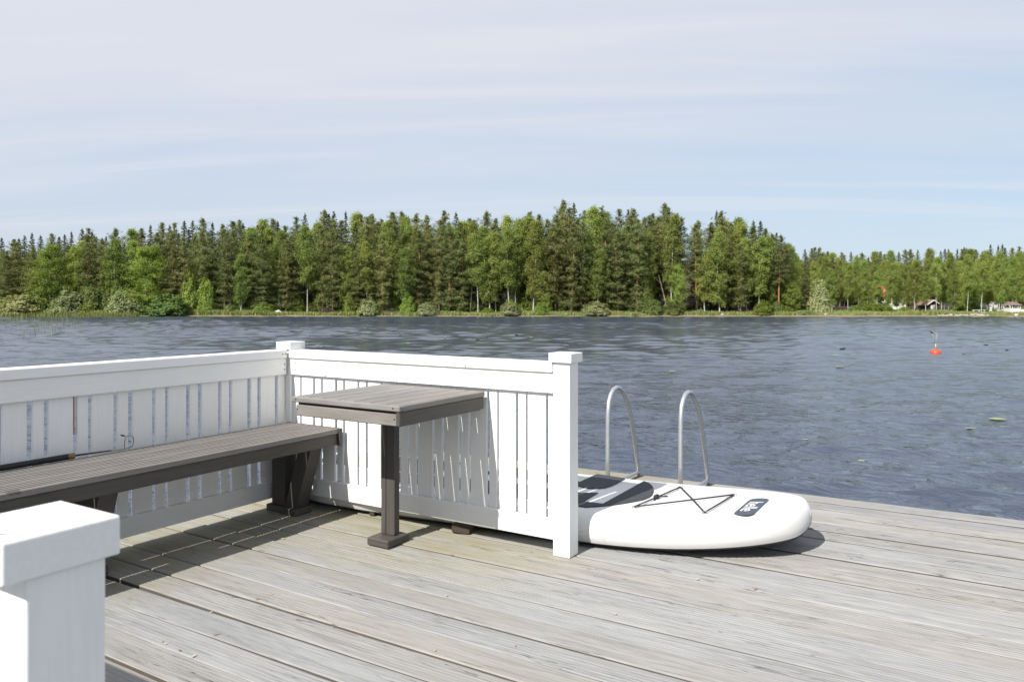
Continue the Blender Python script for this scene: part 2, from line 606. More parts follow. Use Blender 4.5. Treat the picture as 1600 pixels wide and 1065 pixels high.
# ------------------------------------------------------------------ lake
M_lake, _t, _b = new_mat('lake_water')
_g = _t.nodes.new('ShaderNodeNewGeometry')
_b.inputs['Base Color'].default_value = (0.044, 0.057, 0.085, 1)
_b.inputs['IOR'].default_value = 1.333
_dd = _t.nodes.new('ShaderNodeVectorMath')
_dd.operation = 'DOT_PRODUCT'
_t.links.new(_g.outputs['Position'], _dd.inputs[0])
_dd.inputs[1].default_value = (-SA, CA, 0)
# wind-ruffled away from the lee of the jetty: wavelets too fine to model become roughness
_gst = noise(_t, _g.outputs['Position'], 0.045, 4, 0.6, 0.6)
_far = ramp(_t, math_node(_t, 'DIVIDE', _dd.outputs['Value'], 120.0), ((0.06, 0.04), (0.16, 0.08), (0.36, 0.16), (0.7, 0.20), (1.0, 0.20)))
_far = math_node(_t, 'MULTIPLY', _far, ramp(_t, _gst, ((0.35, 0.72), (0.65, 1.15))))
_t.links.new(_far, _b.inputs['Roughness'])
_b.inputs['Specular IOR Level'].default_value = 0.5


def wave_noise(t, geo, rot, sx, sy, scale, detail):
    mp = t.nodes.new('ShaderNodeMapping')
    mp.inputs['Rotation'].default_value = (0, 0, rot)
    mp.inputs['Scale'].default_value = (sx, sy, 1)
    t.links.new(geo.outputs['Position'], mp.inputs[0])
    return noise(t, mp.outputs[0], scale, detail, 0.5, 0.4)


_a = wave_noise(_t, _g, -YAW + 0.12, 0.6, 1.25, 3.2, 3)
_c = wave_noise(_t, _g, -YAW - 0.35, 0.6, 1.2, 7.5, 3)
_fade = ramp(_t, math_node(_t, 'DIVIDE', _dd.outputs['Value'], 120.0), ((0.05, 1.0), (0.16, 0.7), (0.34, 0.12), (1.0, 0.0)))
_p = bump(_t, _b, math_node(_t, 'MULTIPLY', _a, _fade), 1.0, 0.085)
_p2 = bump(_t, _b, math_node(_t, 'MULTIPLY', _c, _fade), 1.0, 0.034, _p)

WAVES = []
NW = 64
for i in range(NW):
    lam = 0.34 * (13.0 ** (i / (NW - 1))) * rng.uniform(0.94, 1.06)
    th = rng.normal(0.12, 0.70)
    WAVES.append((lam, math.sin(th) * 2 * PI / lam, math.cos(th) * 2 * PI / lam, rng.uniform(0, 2 * PI), rng.uniform(0, 6)))


def swell(U, D):
    """height of the wind waves; short ones die out where the mesh gets too coarse for them"""
    gust = 0.86 + 0.34 * np.sin(U * 0.10 + 0.9 * np.sin(D * 0.11)) * np.sin(D * 0.15 + 1.3 + 0.5 * np.sin(U * 0.2))
    Z = np.zeros_like(U)
    for lam, kx, kd, p0, p1 in WAVES:
        ph = U * kx + D * kd + p0
        env = 0.75 + 0.5 * np.sin(ph * 0.23 + p1) * np.sin(U * 0.31 / lam - D * 0.17 / lam + p1)
        amp = (0.034 + 0.016 * np.clip((26 - D) / 14, 0, 1) if lam < 1.6 else 0.024) * lam / (2 * PI)
        if lam < 0.95:
            amp = amp * np.clip((38 - D) / 14, 0, 1)
        Z += amp * env * (np.sin(ph) - 0.22 * np.cos(2 * ph))
    gust = gust * (1 + 0.40 * np.clip((-U - 4) / 30, 0, 1))
    return Z * gust


def lake_patch(gu, gd, fade):
    U, D = np.meshgrid(gu, gd)
    Z = swell(U, D) * np.clip(fade(U, D), 0, 1)
    idx = np.arange(U.size).reshape(U.shape)
    fq = np.stack([idx[:-1, :-1], idx[:-1, 1:], idx[1:, 1:], idx[1:, :-1]], -1).reshape(-1, 4)
    return np.stack([CA * U - SA * D, SA * U + CA * D, WATER + Z], -1).reshape(-1, 3), fq


A = lake_patch(np.arange(-33, 33.01, 0.12), np.arange(3.2, 40.01, 0.115), lambda U, D: (D - 3.2) / 0.6)
Bp = lake_patch(np.arange(-96, 96.01, 0.30), np.arange(39.9, 123.01, 0.26), lambda U, D: np.minimum((96 - np.abs(U)) / 5, 1.0))
B = 1800.0
ring_u, ring_d = [-B, -96.0, 96.0, B], [-400.0, 39.9, 124.0]
quads = []
for u0, u1, d0, d1 in ((-B, -96, -400, 124), (96, B, -400, 124), (-96, 96, -400, 3.2), (-96, -33, 3.2, 39.9), (33, 96, 3.2, 39.9)):
    quads += [shore_frame(u0, d0, WATER), shore_frame(u1, d0, WATER), shore_frame(u1, d1, WATER), shore_frame(u0, d1, WATER)]
na, nb = len(A[0]), len(A[0]) + len(Bp[0])
FR = np.arange(nb, nb + len(quads)).reshape(-1, 4)
lake = mesh_np('lake', np.concatenate([A[0], Bp[0], np.array(quads)]), np.concatenate([A[1], Bp[1] + na, FR]), M_lake, True)
tag(link('lake', lake), kind='structure')

# ------------------------------------------------------------------ trees
M_pine = leaf_mat('pine_needles', (0.108, 0.132, 0.044), (0.235, 0.255, 0.088), 0.32, 0.035)
M_spruce = leaf_mat('spruce_needles', (0.052, 0.072, 0.027), (0.125, 0.148, 0.052), 0.20, 0.03)
M_birch = leaf_mat('birch_leaves', (0.190, 0.240, 0.060), (0.345, 0.390, 0.125), 0.50, 0.035)
M_alder = leaf_mat('alder_leaves', (0.180, 0.245, 0.048), (0.330, 0.390, 0.105), 0.50, 0.03)
M_willow = leaf_mat('willow_leaves', (0.235, 0.275, 0.125), (0.430, 0.450, 0.250), 0.40, 0.05)
M_bush = leaf_mat('shrub_leaves', (0.140, 0.200, 0.060), (0.260, 0.320, 0.115), 0.42, 0.04)
M_pbark, _t, _b = new_mat('pine_bark')
_tc = _t.nodes.new('ShaderNodeTexCoord')
_s = _t.nodes.new('ShaderNodeSeparateXYZ')
_t.links.new(_tc.outputs['Object'], _s.inputs[0])
_n = noise(_t, _tc.outputs['Object'], 3, 4, 0.7)
_hz = math_node(_t, 'ADD', math_node(_t, 'DIVIDE', _s.outputs[2], 16.0), math_node(_t, 'MULTIPLY', math_node(_t, 'SUBTRACT', _n, 0.5), 0.35))
_t.links.new(ramp(_t, _hz, ((0.05, (0.13, 0.095, 0.075)), (0.22, (0.30, 0.135, 0.065)), (0.7, (0.40, 0.175, 0.075)))), _b.inputs['Base Color'])
_b.inputs['Roughness'].default_value = 0.85
M_bbark, _t, _b = new_mat('birch_bark')
_tc = _t.nodes.new('ShaderNodeTexCoord')
_mp = _t.nodes.new('ShaderNodeMapping')
_mp.inputs['Scale'].default_value = (1, 1, 3)
_t.links.new(_tc.outputs['Object'], _mp.inputs[0])
_n = noise(_t, _mp.outputs[0], 2.2, 4, 0.7)
_t.links.new(ramp(_t, _n, ((0.36, (0.06, 0.055, 0.05)), (0.46, (0.38, 0.36, 0.33)), (0.7, (0.56, 0.54, 0.50)))), _b.inputs['Base Color'])
_b.inputs['Roughness'].default_value = 0.7
M_sbark = plain('grey_bark', (0.11, 0.09, 0.075), 0.9, 0, 0.3, 4)
M_limb = plain('twig_bark', (0.075, 0.062, 0.05), 0.9, 0, 0.3, 4)
M_dead = plain('dead_wood', (0.22, 0.19, 0.165), 0.9, 0, 0.25, 4)


class Foliage:
    """collects leaf-sized quads facing outwards with scatter"""

    def __init__(self, r):
        self.r = r
        self.c, self.n, self.s = [], [], []

    def clump(self, p, rad, n, size, out, scatter=0.9, up=0.35):
        r = self.r
        q = r.normal(0, 0.5, (n, 3)) * np.array(rad) + np.array(p)
        nn = np.array(out, float)[None, :] * 0.8 + np.array([0, 0, up])[None, :] + r.normal(0, scatter, (n, 3)) * 0.75
        self.c.append(q)
        self.n.append(nn)
        self.s.append(size * r.uniform(0.6, 1.35, n))

    def mesh(self, name, mat, aspect=0.62, droop=0.0):
        c, n, s = np.concatenate(self.c), np.concatenate(self.n), np.concatenate(self.s)
        n /= np.linalg.norm(n, axis=1, keepdims=True) + 1e-9
        a = self.r.normal(0, 1, n.shape)
        a[:, 2] -= droop
        t = a - (a * n).sum(1, keepdims=True) * n
        t /= np.linalg.norm(t, axis=1, keepdims=True) + 1e-9
        b = np.cross(n, t)
        t = t * s[:, None] * 0.5
        b = b * s[:, None] * 0.5 * aspect
        # kite shaped leaves
        v = np.stack([c - t, c - t * 0.1 + b, c + t, c - t * 0.1 - b], 1).reshape(-1, 3)
        f = np.arange(len(v), dtype=np.int32).reshape(-1, 4)
        return mesh_np(name, v, f, mat)


def limbs_mesh(name, trunk, limbs, mat, n=7):
    """trunk and limbs are lists of (points, radii)"""
    V, Fc = [], []
    for k, (pts, rs) in enumerate([trunk] + limbs):
        me_n = n if k == 0 else 4
        base = len(V)
        for i, p in enumerate(pts):
            p = Vector(p)
            a, b = Vector(pts[max(i - 1, 0)]), Vector(pts[min(i + 1, len(pts) - 1)])
            t = (b - a).normalized()
            up = Vector((1, 0, 0)) if abs(t.z) > 0.7 else Vector((0, 0, 1))
            s = t.cross(up).normalized()
            u2 = s.cross(t)
            for j in range(me_n):
                w = 2 * PI * j / me_n
                V.append(p + (s * math.cos(w) + u2 * math.sin(w)) * rs[i])
        for i in range(len(pts) - 1):
            for j in range(me_n):
                j2 = (j + 1) % me_n
                Fc.append((base + i * me_n + j, base + i * me_n + j2, base + (i + 1) * me_n + j2, base + (i + 1) * me_n + j))
    me = mesh_from(name, V, Fc, mat, smooth=True)
    if limbs:
        me.materials.append(M_limb)
        nt = (len(trunk[0]) - 1) * n
        me.polygons.foreach_set('material_index', [0] * nt + [1] * (len(Fc) - nt))
    return me


def trunk_line(r, h, r0, r1, bend=0.25, n=9, lean=0.0):
    ph = r.uniform(0, 6.28)
    pts, rs = [], []
    for i in range(n):
        f = i / (n - 1)
        pts.append((bend * math.sin(f * 3.1 + ph) - bend * math.sin(ph) + lean * f * h, bend * math.cos(f * 2.3 + ph) - bend * math.cos(ph), f * h - 0.6 * (i == 0)))
        rs.append(r0 * (1 - f) + r1 * f + (0.35 * r0 if i == 0 else 0))
    return pts, rs


def at_trunk(tr, z):
    pts = tr[0]
    for i in range(len(pts) - 1):
        if pts[i][2] <= z <= pts[i + 1][2]:
            f = (z - pts[i][2]) / (pts[i + 1][2] - pts[i][2])
            return np.array(pts[i]) * (1 - f) + np.array(pts[i + 1]) * f
    return np.array(pts[-1])


def make_pine(seed, low=1.6, width=2.1, top_round=0.5, gap=0.0):
    r = np.random.default_rng(seed)
    h = 16.0
    tr = trunk_line(r, h, 0.17, 0.03, 0.22)
    fo = Foliage(r)
    limbs = []
    z = low
    while z < h - 0.15:
        f = (z - low) / (h - low)
        env = width * (min(1, 0.62 + f * 1.6) if f < 0.24 else (1 - ((f - 0.24) / 0.76) ** (1.25 + top_round)) ** 0.85)
        nb = r.integers(4, 7)
        a0 = r.uniform(0, 6.28)
        if gap > 0 and 0.1 < f < gap and r.random() < 0.62:
            env *= 0.35
        for k in range(nb):
            az = a0 + k * 6.283 / nb + r.normal(0, 0.35)
            L = max(0.16, env * r.uniform(0.45, 1.18))
            rise = r.uniform(0.0, 0.28) + 0.45 * f
            if f < 0.3:
                rise -= 0.12
            base = at_trunk(tr, z + r.normal(0, 0.32))
            dv = np.array([math.cos(az), math.sin(az), rise])
            tip = base + dv * L
            limbs.append(([tuple(base), tuple((base + tip) / 2 + np.array([0, 0, -0.05])), tuple(tip)], [0.05 * (1 - f) + 0.015, 0.03 * (1 - f) + 0.01, 0.008]))
            m = max(2, int(L * 2.6))
            for q in range(m):
                s = 0.20 + 0.82 * (q + r.random()) / m
                side = r.normal(0, 0.20 * L * s, 2)
                p = base + dv * L * s + np.array([side[0], side[1], r.normal(0, 0.07)])
                fo.clump(p, (0.46 - 0.24 * f, 0.46 - 0.24 * f, 0.34 - 0.10 * f), 25, 0.19 - 0.03 * f, (math.cos(az), math.sin(az), 0.35), 0.8, 0.55)
        z += r.uniform(0.34, 0.56) * (1.0 - 0.25 * f)
    for _ in range(4):
        fo.clump(at_trunk(tr, h - r.uniform(0, 0.6)), (0.2, 0.2, 0.35), 14, 0.2, (0, 0, 1))
    return limbs_mesh('pine_trunk', tr, limbs, M_pbark), fo.mesh('pine_crown', M_pine, 0.5), h


def make_spruce(seed, width=2.3):
    r = np.random.default_rng(seed)
    h = 16.0
    tr = trunk_line(r, h, 0.16, 0.02, 0.06)
    fo = Foliage(r)
    limbs = []
    z = 0.9
    while z < h - 0.1:
        f = z / h
        env = width * (1 - f) ** 0.72 + 0.05
        nb = r.integers(5, 8)
        a0 = r.uniform(0, 6.28)
        for k in range(nb):
            az = a0 + k * 6.283 / nb + r.normal(0, 0.25)
            L = env * r.uniform(0.7, 1.15)
            base = at_trunk(tr, z + r.normal(0, 0.1))
            drop = -0.28 + 0.55 * f
            dv = np.array([math.cos(az), math.sin(az), drop])
            if k % 2 == 0:
                limbs.append(([tuple(base), tuple(base + dv * L)], [0.03, 0.006]))
            m = max(2, int(L * 3.2))
            for q in range(m):
                s = 0.22 + 0.8 * (q + r.random()) / m
                p = base + dv * L * s + np.array([r.normal(0, 0.10 * L), r.normal(0, 0.10 * L), 0.10 * L * (s - 0.4) ** 2])
                fo.clump(p, (0.34 * (1 - f) + 0.06, 0.34 * (1 - f) + 0.06, 0.14 * (1 - f) + 0.05), 13, 0.24 - 0.10 * f, (math.cos(az), math.sin(az), 0.1), 0.7, 0.45)
        z += r.uniform(0.34, 0.50) * (1 - 0.35 * f)
    for _ in range(3):
        fo.clump((tr[0][-1][0], tr[0][-1][1], h - 0.1 + r.uniform(-0.3, 0.35)), (0.07, 0.07, 0.25), 10, 0.15, (0, 0, 1))
    return limbs_mesh('spruce_trunk', tr, limbs, M_sbark), fo.mesh('spruce_crown', M_spruce, 0.5), h


def make_birch(seed, low=3.0, width=1.7, droop=0.8, mat=None, peak=0.42):
    r = np.random.default_rng(seed)
    h = 16.0
    tr = trunk_line(r, h, 0.10, 0.02, 0.30)
    fo = Foliage(r)
    limbs = []
    z = low
    while z < h - 0.3:
        f = (z - low) / (h - low)
        env = width * (0.55 + 0.45 * f / peak if f < peak else max(0.0, 1 - ((f - peak) / (1 - peak)) ** 1.7) ** 0.8) + 0.12
        for k in range(r.integers(2, 4)):
            az = r.uniform(0, 6.28)
            L = env * r.uniform(0.6, 1.2)
            base = at_trunk(tr, z)
            pts = [tuple(base)]
            p = base.copy()
            dirv = np.array([math.cos(az) * 0.75, math.sin(az) * 0.75, 0.75])
            steps = 5
            for s in range(steps):
                p = p + dirv * L / steps * 1.15
                dirv = dirv + np.array([0.05 * math.cos(az), 0.05 * math.sin(az), -0.30 * droop])
                pts.append(tuple(p))
                if s >= 1:
                    for _ in range(2):
                        q = p + r.normal(0, 0.16 + 0.10 * L, 3) * np.array([1, 1, 0.8])
                        q[2] -= abs(r.normal(0, 0.38)) * droop
                        fo.clump(q, (0.36, 0.36, 0.50), 22, 0.19, (math.cos(az), math.sin(az), 0.25), 0.9, 0.2)
            limbs.append((pts, [0.045 * (1 - f) + 0.012] + [0.02 * (1 - f) + 0.006] * (len(pts) - 1)))
        z += r.uniform(0.30, 0.52)
    for _ in range(5):
        fo.clump(at_trunk(tr, h - r.uniform(0, 0.9)), (0.2, 0.2, 0.4), 14, 0.18, (0, 0, 1))
    return limbs_mesh('birch_trunk', tr, limbs, M_bbark), fo.mesh('birch_crown', mat or M_birch, 0.7, 0.8), h


def make_bush(seed, mat, lumps=46, rough=0.22, tall=1.0):
    """many-stemmed shrub, one unit wide and high"""
    r = np.random.default_rng(seed)
    fo = Foliage(r)
    limbs = []
    for i in range(lumps * 8):
        az = r.uniform(0, 6.28)
        el = math.asin(r.uniform(0.0, 1.0))
        dv = np.array([math.cos(az) * math.cos(el), math.sin(az) * math.cos(el), math.sin(el)])
        k = (1 + 0.09 * math.sin(3 * az + seed) + 0.08 * math.sin(5 * az + 2 * el * 3 + seed)) * (1 - abs(r.normal(0, rough * 0.75)))
        p = dv * np.array([0.47, 0.47, 0.90]) * k
        p[2] = max(p[2], 0.03)
        fo.clump(p, (0.080, 0.080, 0.09), 22, 0.062, dv, 0.65, 0.35)
        if i % 12 == 0:
            limbs.append(([(0.03 * math.cos(az), 0.03 * math.sin(az), -0.05), tuple(p * 0.5 + np.array([0, 0, 0.05])), tuple(p * 0.95)], [0.016, 0.010, 0.004]))
    return limbs_mesh('shrub_stems', limbs[0], limbs[1:], M_sbark, 4), fo.mesh('shrub_crown', mat, 0.6), 1.0


KIND = {
    'pine': [make_pine(11, 1.2, 2.6), make_pine(12, 1.8, 2.4, 0.9), make_pine(13, 0.9, 2.9, 0.5), make_pine(17, 2.0, 2.5, 1.2)],
    'openpine': [make_pine(14, 1.6, 2.5, 1.0, 0.55), make_pine(15, 1.0, 2.6, 1.3, 0.5), make_pine(18, 2.2, 2.4, 1.1, 0.58)],
    'barepine': [make_pine(16, 6.2, 1.9, 0.8)],
    'spruce': [make_spruce(21), make_spruce(22, 1.9), make_spruce(23, 2.6), make_spruce(24, 2.2)],
    'birch': [make_birch(31, 2.6), make_birch(32, 3.6, 1.5), make_birch(33, 2.2, 1.9), make_birch(36, 4.4, 1.6)],
    'tallbirch': [make_birch(34, 5.5, 1.5), make_birch(35, 4.8, 1.7)],
    'alder': [make_birch(41, 1.0, 2.4, 0.35, M_alder, 0.3), make_birch(42, 0.7, 2.0, 0.5, M_alder, 0.4)],
    'willow': [make_bush(51, M_willow), make_bush(52, M_willow, 40, 0.3)],
    'bush': [make_bush(53, M_bush), make_bush(54, M_bush, 40, 0.3)],
    'greenbush': [make_bush(55, M_alder, 36, 0.3), make_bush(56, M_alder, 40, 0.25)],
}
NAMES = {'pine': ('pine_tree', 'pine'), 'openpine': ('pine_tree', 'pine'), 'barepine': ('pine_tree', 'pine'), 'spruce': ('spruce_tree', 'spruce'),
         'birch': ('birch_tree', 'birch'), 'tallbirch': ('birch_tree', 'birch'), 'alder': ('alder_tree', 'tree'),
         'willow': ('willow_bush', 'bush'), 'bush': ('shrub', 'bush'), 'greenbush': ('shrub', 'bush')}
_count = {}


def tree(kind, px, d, top, label, group, w=None, base=None, lean=0.0, squash=1.0):
    """plant one: photo column, distance, row its tip reaches; w = crown width in photo pixels for bushes"""
    i = _count.get(kind, 0)
    _count[kind] = i + 1
    tm, cm, h = KIND[kind][i % len(KIND[kind])]
    z0 = land_z(px, d) if base is None else height_at(base, d)
    p = shore(px, d, z0)
    hh = height_at(top, d) - z0
    sz = hh / h
    if w is not None:
        sx = w * d / F
    else:
        sx = (0.45 + 0.62 * min(1.35, sz)) * squash * 0.96
    nm, cat = NAMES[kind]
    t = thing(nm, label, cat, p, group, random.uniform(0, 6.28))
    t.scale = (sx, sx * random.uniform(0.9, 1.1), sz)
    t.rotation_euler = (lean, 0, t.rotation_euler.z) if lean else t.rotation_euler
    link('trunk' if w is None else 'stems', tm, t)
    link('crown', cm, t)
    return t


# front row, tree by tree: kind, column, distance, tip row, label
FRONT = [
    ('pine', 10, 126, 394, 'broad olive pine at the far left edge of the shore, behind low bushes'),
    ('pine', 47, 126, 387, 'olive pine just left of the big pale birch behind the leftmost willow'),
    ('alder', 80, 124.5, 383, 'tall pale-green leafy tree above the gap between the two leftmost willow bushes'),
    ('alder', 112, 126, 386, 'dark green leafy tree right of the pale-green one near the left shore'),
    ('pine', 134, 126, 371, 'brown-green pine directly behind the dark round shrub on the left shore'),
    ('pine', 157, 127, 374, 'brown-green pine left of the slender birch above the left shrubs'),
    ('birch', 179, 125.5, 374, 'slender bright birch above the pinkish willow bush'),
    ('alder', 224, 124.5, 387, 'wide yellow-green leafy tree right of the pinkish willow bush'),
    ('alder', 247, 125.5, 384, 'yellow-green leafy tree half hidden behind its wider twin'),
    ('pine', 268, 125, 384, 'pine with low brown branches behind the wide grey-green shrub'),
    ('pine', 289, 125.5, 372, 'broad brown pine above the right end of the grey-green shrub'),
    ('openpine', 316, 126, 361, 'tall brown pine left of the pine with the bare orange trunk'),
    ('openpine', 351, 125.5, 364, 'tall pine whose orange trunk shows halfway up, left part of the forest'),
    ('birch', 376, 124.5, 398, 'narrow bright green birch in a dark gap between two pines'),
    ('openpine', 394, 126, 368, 'tall pine just right of the narrow bright birch in the dark gap'),
    ('pine', 412, 125, 367, 'brown pine standing above the pale boulder on its left side'),
    ('tallbirch', 437, 126.5, 360, 'slim birch rising right behind the pale boulder'),
    ('openpine', 447, 125, 378, 'bushy pine with trunk base beside the pale boulder'),
    ('openpine', 459, 126, 376, 'pine with a straight orange trunk right of the boulder'),
    ('tallbirch', 480, 125, 353, 'tall leaning birch with a long white trunk in the pine forest'),
    ('openpine', 504, 125.5, 360, 'tall pine immediately right of the long white leaning birch trunk'),
    ('pine', 520, 125, 358, 'dense brown pine above a tangle of dead twigs'),
    ('birch', 545, 125.5, 386, 'bright low birch between the dense brown pine and a shorter pine'),
    ('pine', 556, 124.5, 398, 'shorter rounded pine left of the pale sapling bush'),
    ('tallbirch', 575, 125, 378, 'white-stemmed birch directly above the tall pale sapling bush'),
    ('pine', 599, 125, 369, 'wide bushy pine above the grey brushwood pile'),
    ('birch', 631, 124.5, 388, 'bright birch in front of dark pines, right of the brushwood pile'),
    ('openpine', 652, 125.5, 362, 'pine with orange trunk left of the pale bush by the bare bank'),
    ('openpine', 668, 127, 358, 'dark-topped pine behind the pale bush by the bare bank'),
    ('openpine', 686, 125, 357, 'pine with low dead branches left of the orange-trunked giant'),
    ('openpine', 701, 124.5, 350, 'large pine with a long straight orange trunk above the bare bank'),
    ('openpine', 723, 125, 376, 'layered pine left of the birch clump in mid forest'),
    ('tallbirch', 735, 126, 348, 'tallest birch at the left end of the mid-forest birch clump'),
    ('tallbirch', 747, 124.5, 366, 'birch with paired white stems in the mid-forest birch clump'),
    ('birch', 766, 125, 371, 'leafy pale birch in the middle of the birch clump'),
    ('tallbirch', 775, 126, 362, 'white-trunked birch right of the leafy pale one in the clump'),
    ('tallbirch', 796, 124.5, 360, 'birch with white stem above the small pale bush in mid forest'),
    ('tallbirch', 806, 125.5, 368, 'birch with bright white trunk at the right end of the clump'),
    ('birch', 833, 125, 345, 'tall spreading birch left of the highest pines'),
    ('birch', 852, 124.5, 424, 'low bright birch under the left-hand high pine'),
    ('openpine', 868, 125.5, 352, 'high pine with orange trunk, first of the highest group'),
    ('openpine', 893, 124.5, 352, 'high pine with layered lower branches above the grass strip'),
    ('openpine', 908, 125.5, 346, 'high pine just left of the birch leaning over the pale bush'),
    ('birch', 933, 124.5, 391, 'bright leaning birch above the wide pale waterside bush'),
    ('openpine', 949, 126, 350, 'dark pine right of the bright leaning birch'),
    ('openpine', 966, 125, 366, 'pine with grey dead lower branches, right half of the forest'),
    ('openpine', 994, 125, 345, 'pine with a lit orange trunk left of the dead leaning stem'),
    ('birch', 1008, 126, 362, 'birch squeezed between the lit pine and the tall white birch'),
    ('tallbirch', 1049, 125, 335, 'tall birch with a bright white trunk left of the notch in the treeline'),
    ('alder', 1058, 124.2, 415, 'low spreading leafy tree under the tall white birch'),
    ('barepine', 1066, 127, 340, 'ragged pine silhouetted beside the notch in the treeline'),
    ('barepine', 1089, 126.5, 350, 'pine with bare orange trunk right of the notch in the treeline'),
    ('birch', 1101, 125.5, 390, 'bright young birch right of the notch above the brown bank'),
    ('birch', 1125, 124.6, 363, 'large drooping birch over the brown bare bank'),
    ('openpine', 1157, 124.4, 384, 'pine with flat layered branches over the brown bank'),
    ('tallbirch', 1167, 126, 372, 'birch with white stem right behind the layered pine'),
    ('birch', 1186, 125, 370, 'large green birch left of the lone pine at the point'),
    ('alder', 1203, 127, 372, 'dark leafy tree behind the lone pine at the point'),
    ('barepine', 1217, 124.5, 368, 'lone pine with a bare orange lower trunk at the end of the point'),
    ('birch', 1230, 128, 382, 'leafy birch peeping out right of the lone pine'),
    ('alder', 1238, 125, 442, 'round bright green tree below the lone pine at the point'),
    ('pine', 1258, 129, 432, 'low dark pine between the round green tree and the pale conical willow'),
    ('birch', 1274, 140, 408, 'pale birch rising behind the conical willow'),
    ('birch', 1300, 141, 420, 'rounded birch right of the conical willow'),
    ('tallbirch', 1325, 133, 413, 'birch with a thin white trunk between the willow and the red-roofed house'),
    ('birch', 1341, 142, 410, 'birch just left of the red-roofed house'),
    ('tallbirch', 1356, 132, 420, 'birch with white trunk in front of the left side of the red-roofed house'),
    ('tallbirch', 1369, 131, 426, 'slender birch in front of the middle of the red-roofed house'),
    ('tallbirch', 1393, 130, 412, 'birch at the right corner of the red-roofed house'),
    ('birch', 1411, 131, 414, 'first full birch right of the red-roofed house'),
    ('tallbirch', 1429, 128, 408, 'white-trunked birch left of the small gabled shed'),
    ('tallbirch', 1447, 126.5, 425, 'birch whose leaning white trunk stands in front of the shed gable'),
    ('tallbirch', 1464, 128, 402, 'birch with a long white trunk at the right end of the shed'),
    ('birch', 1475, 132, 410, 'birch with visible white stem beyond the shed at the edge of the lawn'),
    ('tallbirch', 1483, 136, 395, 'tall birch whose upper trunk shows white above the lawn'),
    ('birch', 1492, 128, 432, 'low dark birch on the left part of the lawn'),
    ('tallbirch', 1511, 129, 398, 'birch with forked white trunk in front of the long white house'),
    ('tallbirch', 1533, 130, 396, 'birch with thick white trunk before the middle of the long white house'),
    ('birch', 1552, 136, 410, 'birch at the right end of the long white house'),
    ('birch', 1566, 130, 393, 'wide domed birch left of the gazebo'),
    ('birch', 1588, 133, 400, 'big birch behind the gazebo'),
    ('birch', 1348, 136, 428, 'leafy birch hiding the left wall of the red-roofed house'),
    ('birch', 1374, 134, 452, 'low young birch before the veranda of the red-roofed house'),
    ('birch', 1402, 135, 436, 'leafy birch hiding the right wall of the red-roofed house'),
    ('birch', 1503, 134, 428, 'leafy birch hiding the left end of the long white house'),
    ('birch', 1522, 134, 446, 'low young birch before the left half of the long white house'),
    ('birch', 1545, 135, 436, 'leafy birch hiding the right half of the long white house'),
    ('birch', 1362, 138, 445, 'small birch close against the red-roofed house, left of its middle'),
    ('birch', 1387, 137, 440, 'small birch close against the red-roofed house, right of its middle'),
    ('birch', 1511, 138, 442, 'small birch close against the long white house, behind the forked trunk'),
    ('birch', 1535, 138, 440, 'small birch close against the long white house, behind the thick trunk'),
    ('birch', 1605, 131, 398, 'birch right of the gazebo at the frame edge'),
]
for kind, px, d, top, label in FRONT:
    sq = 0.85 if px > 1262 and kind != 'alder' else 1.5 if (kind == 'alder' and px in (80, 224)) else 1.15 if kind == 'birch' else 1.0
    tree(kind, px, d, top, label, 'front row of trees along the far shore', squash=sq)

# skyline rows as (column, row of the tree tops)
SKY = [(-80, 362), (0, 362), (30, 368), (60, 367), (100, 366), (130, 356), (150, 358), (180, 361), (205, 358), (240, 354), (262, 352), (295, 346), (330, 342), (345, 350), (365, 347), (385, 345), (421, 340),
       (450, 345), (472, 336), (490, 341), (515, 324), (530, 330), (548, 334), (560, 330), (575, 332), (600, 340), (620, 333), (650, 334), (685, 332), (700, 333), (722, 342), (740, 340), (765, 336), (790, 340), (812, 335), (838, 330),
       (855, 343), (880, 318), (905, 321), (928, 320), (955, 329), (975, 331), (990, 331), (1020, 327), (1042, 320), (1056, 332), (1064, 345), (1072, 385), (1080, 380), (1090, 350), (1115, 335), (1138, 334), (1152, 338), (1175, 344), (1188, 350), (1206, 357),
       (1222, 366), (1236, 383), (1246, 395), (1265, 390), (1290, 389), (1320, 393), (1360, 395), (1400, 394), (1440, 392), (1460, 389), (1485, 389), (1500, 387), (1530, 387), (1545, 384), (1570, 385), (1600, 385), (1680, 384)]
sx_, sy_ = np.array([a for a, _ in SKY], float), np.array([b for _, b in SKY], float)


def skyline(px):
    return float(np.interp(px, sx_, sy_))


